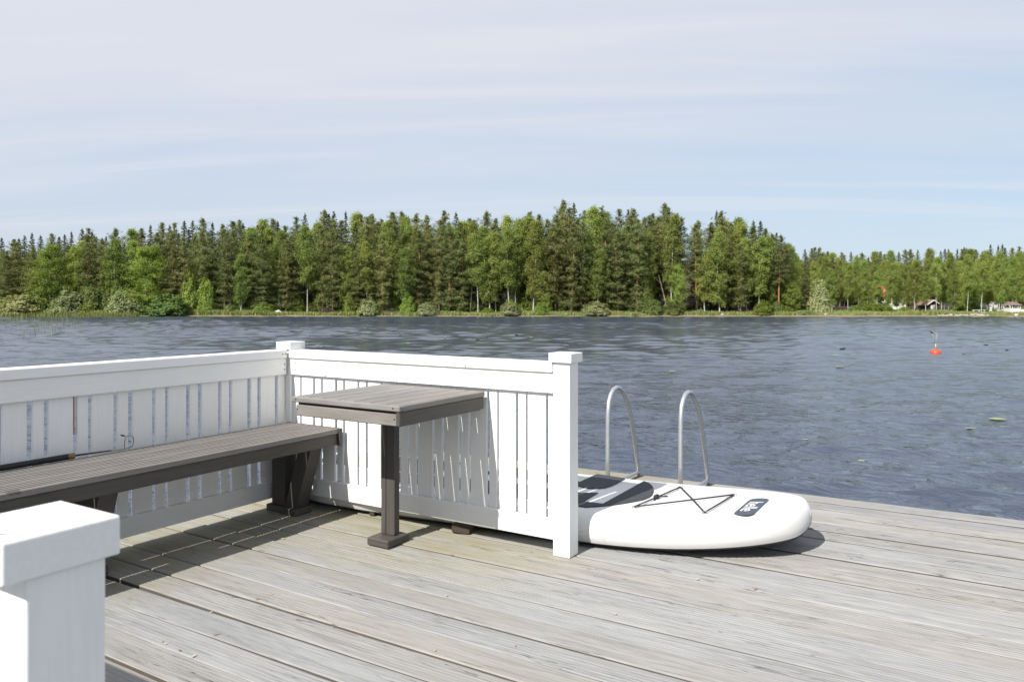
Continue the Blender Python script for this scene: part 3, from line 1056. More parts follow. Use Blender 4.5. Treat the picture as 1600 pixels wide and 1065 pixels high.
MARKS = [(12, 'broad pine at the far left'), (47, 'second pine from the far left'), (80, 'tall pale-green leafy tree'), (112, 'dark leafy tree near it'), (145, 'dark rounded shore shrub'), (179, 'slender birch of the left shore'), (200, 'pinkish willow bush'), (224, 'wide yellow-green tree'), (263, 'wide grey-green shrub'),
         (300, 'bright leafy saplings'), (330, 'pines left of the bare orange trunk'), (351, 'bare orange pine trunk'), (376, 'narrow bright birch'), (405, 'dark gap before the boulder'), (435, 'pale boulder'), (459, 'straight orange trunk by the boulder'), (480, 'long leaning white birch trunk'), (520, 'tangle of dead twigs'), (548, 'low birch past the dead twigs'),
         (576, 'tall pale sapling bush'), (606, 'grey brushwood pile'), (631, 'birch right of the brushwood'), (668, 'pale bush by the bare bank'), (701, 'large orange-trunked pine'), (723, 'layered mid-forest pine'), (745, 'birch clump, left end'), (772, 'birch clump, middle'), (800, 'birch clump, right end'), (833, 'tall spreading birch'),
         (868, 'first of the highest pines'), (905, 'last of the highest pines'), (932, 'wide pale waterside bush'), (966, 'pine with dead branches'), (997, 'pine with the lit orange trunk'), (1022, 'pale bush left of the bank'), (1049, 'tall white birch by the notch'), (1095, 'notch in the treeline'), (1125, 'large drooping birch'), (1157, 'flat layered pine'), (1190, 'yellow-green bush of the brown bank'),
         (1217, 'lone pine of the point'), (1238, 'round bright green tree'), (1280, 'conical silvery willow'), (1303, 'rounded birch past the willow'), (1325, 'thin white-trunked birch'), (1356, 'red-roofed house, left end'), (1393, 'red-roofed house, right end'), (1429, 'birch left of the shed'), (1450, 'gabled shed'), (1475, 'left edge of the lawn'),
         (1511, 'forked white birch trunk'), (1533, 'thick white birch trunk'), (1558, 'wide domed birch'), (1582, 'gazebo'), (1612, 'frame edge past the gazebo')]
_used = set()


def where(px, head, tries=('above', 'straight above')):
    """label relative to the nearest landmark of the shore"""
    best = sorted(MARKS, key=lambda m: abs(m[0] - px))[:5]
    for m in best:
        dx = px - m[0]
        rel = 'straight above' if abs(dx) < 4 else ('just ' if abs(dx) < 10 else 'well ') + ('left' if dx < 0 else 'right') + ' above'
        lab = head + ', ' + rel + ' the ' + m[1]
        if lab not in _used:
            _used.add(lab)
            return lab
    return lab


HEAD = {'spruce': 'dark spruce tip on the skyline', 'pine': 'olive pine half hidden', 'openpine': 'olive pine half hidden', 'birch': 'pale birch half hidden', 'tallbirch': 'pale birch half hidden'}
TOPS = {'spruce': 'dark spruce tip', 'pine': 'olive pine top', 'openpine': 'olive pine top', 'birch': 'pale birch top', 'tallbirch': 'pale birch top'}
FAR = {'spruce': 'small far spruce tip', 'pine': 'small far pine top', 'birch': 'small far birch'}
# second row: fills the wood just below the skyline
px = -70.0
while px < 1236:
    if not 1062 < px < 1086:
        kind = random.choices(['pine', 'birch', 'openpine', 'spruce'], [5, 3, 2, 1.6] if px < 700 else [4, 4, 3, 1])[0]
        tree(kind, px, random.uniform(129.5, 133), skyline(px) + (random.uniform(11, 30) if px < 560 else random.uniform(5, 24)), where(px, HEAD[kind]), 'second row of trees of the far forest', squash=1.28)
    px += random.uniform(13, 20)
# third row: the skyline itself
px = -70.0
while px < 1225:
    dark = px < 480 or random.random() < 0.25 or 1130 < px < 1215
    dark = px < 560 or random.random() < 0.16 or 1095 < px < 1215
    kind = 'spruce' if dark and random.random() < 0.50 else random.choice(['pine', 'pine', 'openpine', 'birch'])
    if not 1060 < px < 1086:
        tree(kind, px, random.uniform(138, 146), skyline(px) + random.choice((-3, -1, 1, 3, 6, 10)) + random.uniform(-1, 1), where(px, TOPS[kind]), 'skyline trees of the far forest', squash=1.25 if kind == 'spruce' else 1.25)
    px += random.choice((8, 11, 14, 17, 20))
# right shore: two more rows, the last one is the low skyline
px = 1240.0
while px < 1650:
    kind = random.choices(['birch', 'pine'], [5, 1])[0]
    tree(kind, px, random.uniform(146, 160), skyline(px) + random.uniform(7, 22), where(px, FAR[kind]), 'wood behind the right shore houses', squash=0.9)
    px += random.uniform(8, 12)
px = 1236.0
while px < 1650:
    kind = random.choices(['birch', 'pine', 'spruce'], [2, 3, 1])[0] if px < 1330 else random.choices(['pine', 'spruce', 'birch'], [1.4, 2, 0.6])[0]
    tree(kind, px, random.uniform(176, 190), skyline(px) + random.choice((-2, 0, 2, 4, 7)), where(px, FAR[kind]), 'low skyline trees behind the right shore', squash=1.1)
    px += random.choice((5, 7, 9, 12))

BUSH = [
    ('willow', 36, 123.6, 461, 78, 'large domed grey-green willow bush at the left end of the shore'),
    ('bush', 60, 125, 449, 60, 'dull green bush behind the leftmost domed willow'),
    ('greenbush', 93, 125, 441, 22, 'small upright bright green bush above the long pale willow'),
    ('willow', 112, 124, 450, 72, 'long pale sloping willow bush, second along the shore from the left'),
    ('bush', 146, 124.6, 440, 46, 'dark rounded shrub with a pale top behind the bright low bush'),
    ('greenbush', 140, 123.6, 468, 36, 'low bright green bush at the foot of the dark rounded shrub'),
    ('bush', 168, 124.6, 455, 28, 'mid green bush left of the pinkish willow'),
    ('willow', 197, 123.6, 454, 56, 'round pinkish cream willow bush on the left shore'),
    ('bush', 188, 125, 438, 40, 'dull green bush behind the pinkish willow'),
    ('bush', 263, 123.8, 456, 84, 'wide low grey-green shrub right of the pinkish willow'),
    ('greenbush', 246, 125, 447, 20, 'small bright bush behind the wide grey-green shrub'),
    ('greenbush', 296, 124.8, 424, 30, 'bright leafy sapling rising right of the wide grey-green shrub'),
    ('greenbush', 322, 124.8, 432, 28, 'second bright leafy sapling among brown pines on the left'),
    ('bush', 360, 123.8, 474, 20, 'small pale bush at the water below the orange-trunked pine'),
    ('greenbush', 412, 124, 472, 36, 'low green bush left of the pale boulder'),
    ('greenbush', 548, 124.6, 440, 24, 'bright green undergrowth bush left of the tall pale sapling bush'),
    ('willow', 576, 123.4, 465, 32, 'tall pale sapling bush at the water in the left half of the forest'),
    ('greenbush', 638, 123.8, 458, 26, 'bright low bush below the birch right of the brushwood pile'),
    ('willow', 668, 123.4, 472, 36, 'pale bush beside the bare brown bank in mid forest'),
    ('greenbush', 762, 124, 480, 22, 'small yellow-green bush at the feet of the birch clump'),
    ('willow', 797, 123.4, 470, 34, 'pale waterside bush under the birch clump, its right end'),
    ('greenbush', 845, 123.8, 472, 22, 'small bright bush left of the grass strip below the high pines'),
    ('greenbush', 853, 124.6, 448, 20, 'bright leafy sapling under the left high pine'),
    ('willow', 932, 123.4, 471, 46, 'wide pale waterside bush under the leaning birch'),
    ('bush', 1019, 123.5, 466, 34, 'pale green waterside bush left of its round neighbour at the bank'),
    ('bush', 1051, 123.5, 468, 36, 'round green waterside bush at the left end of the brown bank'),
    ('willow', 1094, 123.4, 482, 14, 'tiny pale bush alone on the brown bank'),
    ('greenbush', 1193, 123.5, 469, 34, 'yellow-green bush at the right end of the brown bank'),
    ('bush', 1214, 124, 470, 24, 'dull green bush at the foot of the lone pine'),
    ('willow', 1280, 126, 439, 36, 'tall conical silvery willow on the right grass shore'),
    ('willow', 1257, 124, 484, 36, 'low silvery ground shrub left of the conical willow'),
    ('greenbush', 1350, 128, 471, 26, 'rounded green bush left of the red-roofed house'),
    ('greenbush', 1381, 127, 472, 32, 'rounded green bush hiding the foot of the red-roofed house'),
    ('bush', 1335, 130, 476, 22, 'yellowish low bush in the garden by the red-roofed house'),
    ('greenbush', 1412, 128, 478, 22, 'low yellow-green bush between the house and the shed'),
    ('greenbush', 1365, 129, 470, 24, 'rounded green bush between the two larger ones at the red-roofed house'),
    ('greenbush', 1503, 133, 474, 26, 'dark green bush at the left end of the long white house'),
    ('bush', 1524, 136, 475, 22, 'dull green bush before the terrace of the long white house'),
    ('greenbush', 1600, 124.5, 478, 14, 'small green bush beside the gazebo'),
]
for kind, px, d, top, w, label in BUSH:
    tree(kind, px, d, top, label, 'bushes along the far shore', w=w)
# shaded undergrowth between the trunks
px = -60.0
while px < 1245:
    if not 1070 < px < 1175:
        tree(random.choice(['greenbush', 'bush']), px, random.uniform(126.5, 129), random.uniform(452, 474), where(px, 'shaded undergrowth bush among trunks').replace('above', 'of').replace('straight of', 'under').replace('left of', 'left under').replace('right of', 'right under'), 'undergrowth bushes in the forest', w=random.uniform(20, 34))
    px += random.uniform(22, 34)

# dead leaning stem and brushwood
r_ = np.random.default_rng(5)
t = thing('dead_tree', 'grey dead leaning stem with bare twigs left of the tall white birch', 'dead tree', shore(1044, 124.4, land_z(1044, 124.4)))
tr = ([(0, 0, -0.3), (-0.45, -0.3, 2.4), (-1.3, -0.8, 6.3)], [0.13, 0.10, 0.03])
lb = []
for i in range(16):
    f = r_.uniform(0.15, 0.95)
    b0 = np.array([-1.3 * f, -0.8 * f, 6.3 * f])
    e = b0 + r_.normal(0, 0.55, 3) + np.array([0, 0, 0.3])
    lb.append(([tuple(b0), tuple(e)], [0.03, 0.008]))
link('trunk', limbs_mesh('dead_trunk', tr, [], M_dead), t)
link('twigs', limbs_mesh('dead_twigs', lb[0], lb[1:], M_dead), t)
for px, d, s, lab in ((610, 124, 1.1, 'grey brushwood pile of dead twigs at the forest edge'), (514, 125, 1.2, 'tangle of grey dead twigs under the dense brown pine')):
    t = thing('brushwood', lab, 'brushwood', shore(px, d, land_z(px, d)))
    lb = []
    for i in range(70):
        a = r_.uniform(0, 6.28)
        rad = r_.uniform(0.2, 1.5) * s
        lb.append(([(r_.normal(0, 0.3), r_.normal(0, 0.3), r_.uniform(0, 0.9) * s), (math.cos(a) * rad, math.sin(a) * rad, r_.uniform(0, 0.6)), (math.cos(a) * rad * 1.2, math.sin(a) * rad * 1.2, r_.uniform(-0.2, 0.2))], [0.03, 0.025, 0.01]))
    link('twigs', limbs_mesh('brush_twigs', lb[0], lb[1:], M_dead, 4), t)

# ------------------------------------------------------------------ shore grass, reeds, stones
def blades(name, pts, hs, mat, w=0.05, lean=0.35, r=None):
    n = len(pts)
    a = r.uniform(0, 6.28, n)
    side = np.stack([np.cos(a), np.sin(a), np.zeros(n)], 1) * (w * r.uniform(0.6, 1.4, n))[:, None]
    tip = pts + np.stack([r.normal(0, lean, n) * hs, r.normal(0, lean, n) * hs, hs], 1)
    mid = (pts + tip) / 2 + np.stack([np.zeros(n), np.zeros(n), hs * 0.12], 1)
    v = np.stack([pts - side, pts + side, mid + side * 0.7, tip, mid - side * 0.7], 1).reshape(-1, 3)
    f = np.arange(n * 5, dtype=np.int32).reshape(-1, 5)
    return mesh_np(name, v, f, mat)


M_grass = leaf_mat('shore_grass', (0.190, 0.225, 0.075), (0.330, 0.350, 0.150), 0.40, 0.02)
M_reed = leaf_mat('reed_blades', (0.150, 0.190, 0.060), (0.270, 0.300, 0.110), 0.35, 0.02)
r_ = np.random.default_rng(9)
n = 42000
uu = r_.uniform(-98, 98, n)
kk = r_.gamma(2.0, 0.75, n) + 0.35
wav = 0.55 * np.sin(uu * 0.21) + 0.35 * np.sin(uu * 0.53 + 1) + 0.25 * np.sin(uu * 1.1 + 2)
dd = DS + kk + wav
pts = np.array([shore_frame(u, d, land_z(800 + u * F / d, d - w_) - 0.03) for u, d, w_ in zip(uu, dd, wav)])
patch = 0.55 + 0.45 * np.sin(uu * 0.35) * np.sin(uu * 0.13 + 2)
hs = (0.28 + 0.34 * patch + 0.22 * (uu < -38)) * r_.uniform(0.5, 1.3, n)
tag(link('shore_grass', blades('shore_grass', pts, hs, M_grass, 0.07, 0.3, r_)), 'strip of pale green grass along the far waterline', 'grass', kind='stuff')
n = 2600
uu = r_.uniform(-84, -58, n)
dd = DS - np.abs(r_.normal(0, 1.6, n)) - 0.2
pts = np.stack([CA * uu - SA * dd, SA * uu + CA * dd, np.full(n, WATER - 0.02)], 1)
tag(link('reeds', blades('reeds', pts, r_.uniform(0.3, 1.0, n), M_reed, 0.035, 0.12, r_)), 'thin reeds standing in the water off the left shore', 'reeds', kind='stuff')
n = 260
uu, dd = [], []
for i in range(n):
    px_, py_ = r_.uniform(0, 128), 496 + abs(r_.normal(0, 12))
    d = F * (H - WATER) / (py_ - HY)
    dd.append(d)
    uu.append((px_ - 800) / F * d)
uu, dd = np.array(uu), np.array(dd)
pts = np.stack([CA * uu - SA * dd, SA * uu + CA * dd, np.full(n, WATER - 0.02)], 1)
tag(link('sparse_reeds', blades('sparse_reeds', pts, r_.uniform(0.3, 1.15, n), M_reed, 0.016, 0.10, r_)), 'sparse thin reed stalks in the open water at the far left', 'reeds', kind='stuff')


def rock_mesh(seed, mat):
    r = random.Random(seed)
    bm = bmesh.new()
    bmesh.ops.create_icosphere(bm, subdivisions=2, radius=0.5)
    for v in bm.verts:
        v.co *= 1 + r.uniform(-0.16, 0.16)
        v.co.z *= 0.75
    return bm_mesh('stone', bm, mat)


M_stone = plain('grey_stone', (0.36, 0.33, 0.30), 0.85, 0, 0.3, 5, bmp=0.3)
M_pstone = plain('pale_stone', (0.58, 0.55, 0.50), 0.8, 0, 0.2, 3, bmp=0.3)
STONES = [rock_mesh(i, M_stone) for i in range(4)]
o = link('boulder', rock_mesh(20, M_pstone), None, shore(435, 123.6, land_z(435, 123.6) + 0.32), (0, 0.2, 0.4), (1.15, 1.0, 1.0))
tag(o, 'pale boulder on the grass strip beneath the pines left of centre', 'boulder')
for px, w, lab in ((684, 0.9, 'flat grey stone at the waterline below the bare bank'), (1129, 0.9, 'pale stones lump on the brown bank right of the tiny bush'), (1288, 1.1, 'dark flat stone at the waterline below the conical willow'), (980, 0.5, 'small grey stone at the waterline right of the wide pale bush')):
    tag(link('stone', rock_mesh(int(px), M_stone), None, shore(px, 122.9, WATER + 0.25), (0, 0, px), (w, w * 0.8, w * 0.6)), lab, 'stone')
# stone bank below the lawn on the right
for i in range(150):
    px_ = random.uniform(1466, 1640)
    d_ = 122.6 + random.random() ** 1.3 * 1.7
    z_ = WATER + 0.12 + (d_ - 122.6) * 0.27
    s = random.uniform(0.22, 0.5)
    o = link('bank_stone', STONES[i % 4], None, shore(px_, d_, z_), (random.uniform(-.3, .3), random.uniform(-.3, .3), random.uniform(0, 6)), (s * 1.3, s, s * 0.8))
    tag(o, 'small pinkish grey stone in the bank below the lawn', 'stone', 'stones of the bank below the right lawn')

# ------------------------------------------------------------------ houses across the lake
M_hwall = plain('house_white', (0.62, 0.61, 0.585), 0.7, 0, 0.06, 2)
M_roofr = plain('red_roof_tiles', (0.42, 0.115, 0.055), 0.8, 0, 0.25, 3)
M_roofb = plain('brown_roof', (0.20, 0.125, 0.105), 0.8, 0, 0.2, 3)
M_beamless = plain('grey_planks', (0.30, 0.28, 0.26), 0.8, 0, 0.2, 3)
M_dwall = plain('dark_timber', (0.05, 0.035, 0.03), 0.8, 0, 0.3, 3)
M_glass = plain('dark_glass', (0.03, 0.04, 0.05), 0.08, 0, 0.2, 1, 0.6)


def gable_roof(name, w, dpt, h, over, mat, parent, z):
    """ridge along local y, seen from its gable end; th = sheet thickness"""
    th = 0.14
    a = w / 2 + over
    V = []
    for y in (-dpt / 2 - over, dpt / 2 + over):
        V += [(-a, y, z - over * h / (w / 2)), (0, y, z + h), (a, y, z - over * h / (w / 2)), (a, y, z - over * h / (w / 2) + th), (0, y, z + h + th * 1.3), (-a, y, z - over * h / (w / 2) + th)]
    Fc = [(0, 1, 4, 5), (1, 2, 3, 4), (6, 11, 10, 7), (7, 10, 9, 8), (5, 4, 10, 11), (4, 3, 9, 10), (0, 6, 7, 1), (1, 7, 8, 2), (0, 5, 11, 6), (2, 8, 9, 3)]
    return link(name, mesh_from(name, V, Fc, mat), parent)


def gable_wall(w, dpt, h, peak, mat, parent):
    V = []
    for y in (-dpt / 2, dpt / 2):
        V += [(-w / 2, y, -0.6), (w / 2, y, -0.6), (w / 2, y, h), (0, y, h + peak), (-w / 2, y, h)]
    Fc = [(0, 1, 2, 3, 4), (9, 8, 7, 6, 5), (0, 5, 6, 1), (1, 6, 7, 2), (4, 9, 5, 0)]
    return link('wall', mesh_from('wall', V, Fc, mat), parent)


def lbox(name, x, y, z, mat, parent, bev=0.01):
    me = box_mesh(x[1] - x[0], y[1] - y[0], z[1] - z[0], mat, bev)
    return link(name, me, parent, ((x[0] + x[1]) / 2, (y[0] + y[1]) / 2, (z[0] + z[1]) / 2))


def window(x0, x1, z0, z1, yf, parent):
    w_ = lbox('window', (x0, x1), (yf - 0.06, yf + 0.02), (z0, z1), M_hwall, parent)
    g = link('pane', box_mesh((x1 - x0) * 0.8, 0.03, (z1 - z0) * 0.8, M_glass, 0.0), w_, (0, -0.035, 0))
    return w_


# the red-roofed house among the birches
d = 150.0
k = d / F
t = thing('house', 'white two-storey house with an orange-red roof hidden among birches', 'house', shore(1379, d, land_z(1379, d)), rz=YAW)
hz = height_at(482, d) - land_z(1379, d)
gable_wall(20 * k, 6, 25 * k, 10 * k, M_hwall, t)
gable_roof('roof', 20 * k, 6, 10 * k, 0.35, M_roofr, t, 25 * k)
ww = lbox('veranda', (-24 * k, 18 * k), (-4.6, -3.0), (0.0, 1.5), M_hwall, t)
vr = lbox('veranda_roof', (-25 * k, 20 * k), (-4.8, -3.0), (19 * k, 20.6 * k), M_roofr, t)
for x in (-23, -14, -5, 4, 12, 17):
    lbox('post', (x * k - 0.07, x * k + 0.07), (-4.58, -4.44), (1.5, 19 * k), M_hwall, t)
for x in (-6, 4):
    window(x * k - 0.45, x * k + 0.45, 23 * k, 30 * k, -3.0, t)
lbox('side_wing', (-27 * k, -10 * k), (-2.9, 2.9), (0, 20 * k), M_hwall, t)
lbox('wing_roof', (-28.5 * k, -10 * k), (-3.1, 3.1), (20 * k, 27 * k), M_roofr, t)
window(-22 * k, -17 * k, 10 * k, 17 * k, -2.9, t)
# long white house behind the lawn
d = 152.0
k = d / F
t = thing('house', 'long low white house with terrace and red roof behind the lawn', 'house', shore(1530, d, land_z(1530, d)), rz=YAW)
lbox('wall', (-30 * k, 30 * k), (0, 5), (-0.4, 16 * k), M_hwall, t)
V = [(-32 * k, -0.7, 15.5 * k), (32 * k, -0.7, 15.5 * k), (32 * k, 5.7, 15.5 * k), (-32 * k, 5.7, 15.5 * k), (-28 * k, 2.5, 25 * k), (28 * k, 2.5, 25 * k)]
link('roof', mesh_from('roof', V, [(0, 1, 5, 4), (1, 2, 5), (2, 3, 4, 5), (3, 0, 4), (0, 3, 2, 1)], M_roofr), t)
for x in (-25, -14, -2, 10, 22):
    window(x * k, (x + 6) * k, 6 * k, 13 * k, 0.0, t)
lbox('terrace', (-30 * k, 34 * k), (-3.0, -0.1), (-0.4, 2.5 * k), M_beamless, t)
for x in range(-28, 36, 6):
    lbox('terrace_post', (x * k - 0.05, x * k + 0.05), (-2.98, -2.88), (4.5 * k, 10 * k), M_hwall, t)
lbox('terrace_rail', (-29 * k, 33 * k), (-3.02, -2.84), (10 * k, 10.8 * k), M_hwall, t)
# gabled shed
d = 134.0
k = d / F
t = thing('shed', 'small dark shed with white gable boards between birch trunks', 'shed', shore(1450.5, d, land_z(1450, d)), rz=YAW)
gable_wall(17 * k, 3, 11 * k, 6 * k, M_dwall, t)
gable_roof('roof', 17 * k, 3, 6 * k, 0.3, M_roofb, t, 11 * k)
for s in (-1, 1):
    L = math.hypot(11 * k, 7 * k)
    b_ = link('gable_board', box_mesh(L, 0.05, 0.16, M_hwall, 0.0), t, (s * 5.4 * k, -1.87, 14.0 * k), (0, s * math.atan2(6, 8.5), 0))
lbox('door', (-0.4, 0.4), (-1.56, -1.49), (0.05, 1.1), M_hwall, t)
# gazebo at the water
d = 124.2
k = d / F
t = thing('gazebo', 'small white gazebo with a pyramid roof at the water on the right', 'gazebo', shore(1581.5, d, land_z(1582, d) - 0.1), rz=YAW)
zb = land_z(1582, d) - 0.1
g = lambda row: height_at(row, d) - zb
lbox('wall', (-8.2 * k, 8.2 * k), (-0.8, 0.9), (-0.5, g(481.5)), M_hwall, t)
for x in (-7.8, -4.2, 4.2, 7.8):
    lbox('post', (x * k - 0.05, x * k + 0.05), (-0.8, -0.7), (g(481.5), g(476.5)), M_hwall, t)
    lbox('post', (x * k - 0.05, x * k + 0.05), (0.8, 0.9), (g(481.5), g(476.5)), M_hwall, t)
pw = lbox('window', (-3.6 * k, 3.6 * k), (-0.77, -0.72), (g(481.4), g(476.8)), M_glass, t, 0.0)
for x in (-1.2, 1.2):
    link('mullion', box_mesh(0.04, 0.04, 0.42, M_hwall, 0.0), pw, (x * k, -0.03, 0))
lbox('eave', (-9.0 * k, 9.0 * k), (-1.0, 1.1), (g(476.5), g(475.6)), M_hwall, t)
V = [(-9.3 * k, -1.05, g(475.6)), (9.3 * k, -1.05, g(475.6)), (9.3 * k, 1.15, g(475.6)), (-9.3 * k, 1.15, g(475.6)), (0, 0.05, g(470.8))]
link('roof', mesh_from('roof', V, [(0, 1, 4), (1, 2, 4), (2, 3, 4), (3, 0, 4), (3, 2, 1, 0)], M_roofb), t)
lbox('porch', (8.4 * k, 16 * k), (-0.7, 0.6), (-0.5, g(483)), M_hwall, t)
# small white things on the lawn
d = 130.0
t = thing('rowing_boat', 'white rowing boat lying on the lawn left of the gazebo', 'boat', shore(1564, d, land_z(1564, d) + 0.02), rz=YAW)
bm = bmesh.new()
rings = []
for i in range(9):
    f = i / 8
    wd = 0.36 * math.sin(PI * min(1, 0.12 + f * 0.88)) ** 0.6 + 0.02
    rings.append([bm.verts.new(((f - 0.5) * 1.25, math.cos(a) * wd, 0.30 + 0.08 * (2 * f - 1) ** 2 - math.sin(a) * 0.30)) for a in np.linspace(0, PI, 7)])
for a, b_ in zip(rings[:-1], rings[1:]):
    for j in range(6):
        bm.faces.new((a[j], a[j + 1], b_[j + 1], b_[j]))
bm.faces.new(rings[0])
bm.faces.new(rings[-1][::-1])
link('hull', bm_mesh('hull', bm, M_hwall, True), t)
link('thwart', box_mesh(0.14, 0.66, 0.03, M_hwall, 0.0), t, (0.05, 0, 0.26))
t = thing('dinghy', 'small white boat moored at the water below the gazebo', 'boat', shore(1587, 122.0, WATER - 0.05), rz=YAW + 1.2)
bm = bmesh.new()
rings = []
for i in range(9):
    f = i / 8
    wd = 0.34 * math.sin(PI * min(1, 0.14 + f * 0.86)) ** 0.6 + 0.02
    rings.append([bm.verts.new(((f - 0.5) * 1.3, math.cos(a) * wd, 0.40 + 0.10 * (2 * f - 1) ** 2 - math.sin(a) * 0.40)) for a in np.linspace(0, PI, 7)])
for a, b_ in zip(rings[:-1], rings[1:]):
    for j in range(6):
        bm.faces.new((a[j], a[j + 1], b_[j + 1], b_[j]))
bm.faces.new(rings[0])
bm.faces.new(rings[-1][::-1])
link('hull', bm_mesh('hull', bm, M_hwall, True), t)
link('thwart', box_mesh(0.14, 0.62, 0.03, M_raw, 0.0), t, (0.05, 0, 0.36))
d = 131.0
t = thing('garden_bench', 'long low white garden bench on the lawn before the white house', 'bench', shore(1529, d, land_z(1529, d)), rz=YAW)
lbox('seat', (-1.0, 1.0), (-0.2, 0.2), (0.28, 0.36), M_hwall, t)
for x in (-0.9, 0.0, 0.9):
    lbox('leg', (x - 0.05, x + 0.05), (-0.18, 0.18), (-0.1, 0.28), M_hwall, t)
t = thing('lantern', 'small white garden lantern on the lawn right of the garden bench', 'lantern', shore(1548, d, land_z(1548, d)), rz=YAW)
lbox('base', (-0.16, 0.16), (-0.16, 0.16), (-0.1, 0.35), M_hwall, t)
lbox('lamp_house', (-0.11, 0.11), (-0.11, 0.11), (0.35, 0.6), M_hwall, t)
link('cap', mesh_from('cap', [(-.18, -.18, .6), (.18, -.18, .6), (.18, .18, .6), (-.18, .18, .6), (0, 0, .78)], [(0, 1, 4), (1, 2, 4), (2, 3, 4), (3, 0, 4), (3, 2, 1, 0)], M_hwall), t)

# ------------------------------------------------------------------ buoy, bird, lily pads
d = F * (H - WATER) / (551.5 - HY)
bp = shore(1462, d, WATER)
t = thing('buoy', 'red domed mooring buoy with a thin mast on the open water', 'buoy', bp, rz=YAW)
pr = [(0.0, 0.17), (0.11, 0.165), (0.20, 0.125), (0.255, 0.055), (0.265, 0.0), (0.23, -0.08), (0.0, -0.12)]
V, Fc = [], []
for i, (r0, z0) in enumerate(pr):
    for j in range(20):
        V.append((r0 * math.cos(j * PI / 10), r0 * math.sin(j * PI / 10), z0))
for i in range(len(pr) - 1):
    for j in range(20):
        Fc.append((i * 20 + j, i * 20 + (j + 1) % 20, (i + 1) * 20 + (j + 1) % 20, (i + 1) * 20 + j))
link('float', mesh_from('float', V, Fc, M_red, True), t, (0, 0, 0.02), (0.05, 0.03, 0))
link('mast', tube_mesh('mast', [(0, 0, 0.18), (0, 0, 0.45)], 0.028, M_pale, 8), t)
for s, x1 in ((-1, -0.16), (0.3, 0.03), (1, 0.10)):
    link('stay', tube_mesh('stay', [(s * 0.03, 0, 0.44), (x1, 0.02 * s, 0.96)], 0.0065, M_pale, 5), t)
link('crossbar', tube_mesh('crossbar', [(-0.17, 0, 0.955), (0.11, 0, 0.97)], 0.007, M_pale, 5), t)
b = thing('bird', 'small dark bird perched on the mast of the red buoy', 'bird', bp + Vector((CA * -0.22, SA * -0.22, 0.985)), rz=YAW + PI)
bm = bmesh.new()
prev = None
for i, (x, z, ry) in enumerate([(-0.13, -0.055, 0.004), (-0.09, -0.03, 0.014), (-0.045, -0.005, 0.030), (0.0, 0.022, 0.037), (0.035, 0.05, 0.028), (0.055, 0.068, 0.026), (0.078, 0.075, 0.018), (0.098, 0.072, 0.003)]):
    rg = [bm.verts.new((x, ry * math.cos(a), z + ry * math.sin(a))) for a in np.linspace(0, 2 * PI, 9)[:-1]]
    if prev:
        for j in range(8):
            bm.faces.new((prev[j], prev[(j + 1) % 8], rg[(j + 1) % 8], rg[j]))
    prev = rg
body = link('body', bm_mesh('bird_body', bm, M_bird, True), b)
for s in (-1, 1):
    link('wing', mesh_from('wing', [(0.03, s * 0.034, 0.05), (-0.03, s * 0.042, 0.03), (-0.15, s * 0.02, -0.05), (-0.06, s * 0.036, -0.02)], [(0, 1, 2, 3)], M_bird), b)
    link('leg', tube_mesh('leg', [(0.0, s * 0.012, 0.0), (0.0, s * 0.012, -0.035)], 0.003, M_bird, 4), b)

M_lily = plain('lily_leaf', (0.24, 0.29, 0.13), 0.4, 0, 0.3, 2.0)


def lily(rad, seed):
    r = random.Random(seed)
    V = [(0, 0, 0.012)]
    n = 14
    for i in range(n + 1):
        a = 0.25 + (2 * PI - 0.5) * i / n
        rr = rad * r.uniform(0.93, 1.05)
        V.append((rr * math.cos(a), rr * math.sin(a), 0.012 + r.uniform(0, 0.010)))
    return mesh_from('lily_pad', V, [(0, i, i + 1) for i in range(1, n + 1)], M_lily)


LP = [lily(0.13, i) for i in range(5)]
spots = [(1270, 666), (1346, 720), (1259, 688), (1313, 576), (1051, 580), (1469, 573), (1506, 552), (1517, 543), (1309, 543), (972, 535), (1517, 669), (923, 531), (904, 532), (906, 537), (886, 534),
         (414, 540), (497, 540), (480, 537), (506, 541), (556, 528), (560, 541), (690, 530), (760, 526), (830, 528), (1488, 541), (1500, 544), (1482, 539), (1540, 538), (1560, 551), (1574, 547)]
for i in range(46):
    spots.append((random.uniform(380, 1600), 503 + random.random() ** 1.5 * 62))


def afloat(px_, py_):
    p = ground(px_, py_, WATER)
    u_, d_ = CA * p.x + SA * p.y, -SA * p.x + CA * p.y
    p.z += float(swell(np.array([[u_]]), np.array([[d_]]))[0, 0]) + 0.004
    return p


o = link('lily_pad', lily(0.17, 99), None, afloat(1560, 656))
tag(o, 'large pale round lily pad alone near the right edge of the water', 'lily pad', 'lily pads on the lake')
for i, (a, b_) in enumerate(spots):
    p = afloat(a, b_)
    s = random.uniform(0.7, 1.4) * (0.6 if b_ > 600 else 1.0)
    o = link('lily_pad', LP[i % 5], None, p, (random.uniform(-.05, .05), random.uniform(-.05, .05), random.uniform(0, 6)), (s, s * random.uniform(0.6, 1), s))
    tag(o, 'small yellow-green lily pad floating on the lake', 'lily pad', 'lily pads on the lake')

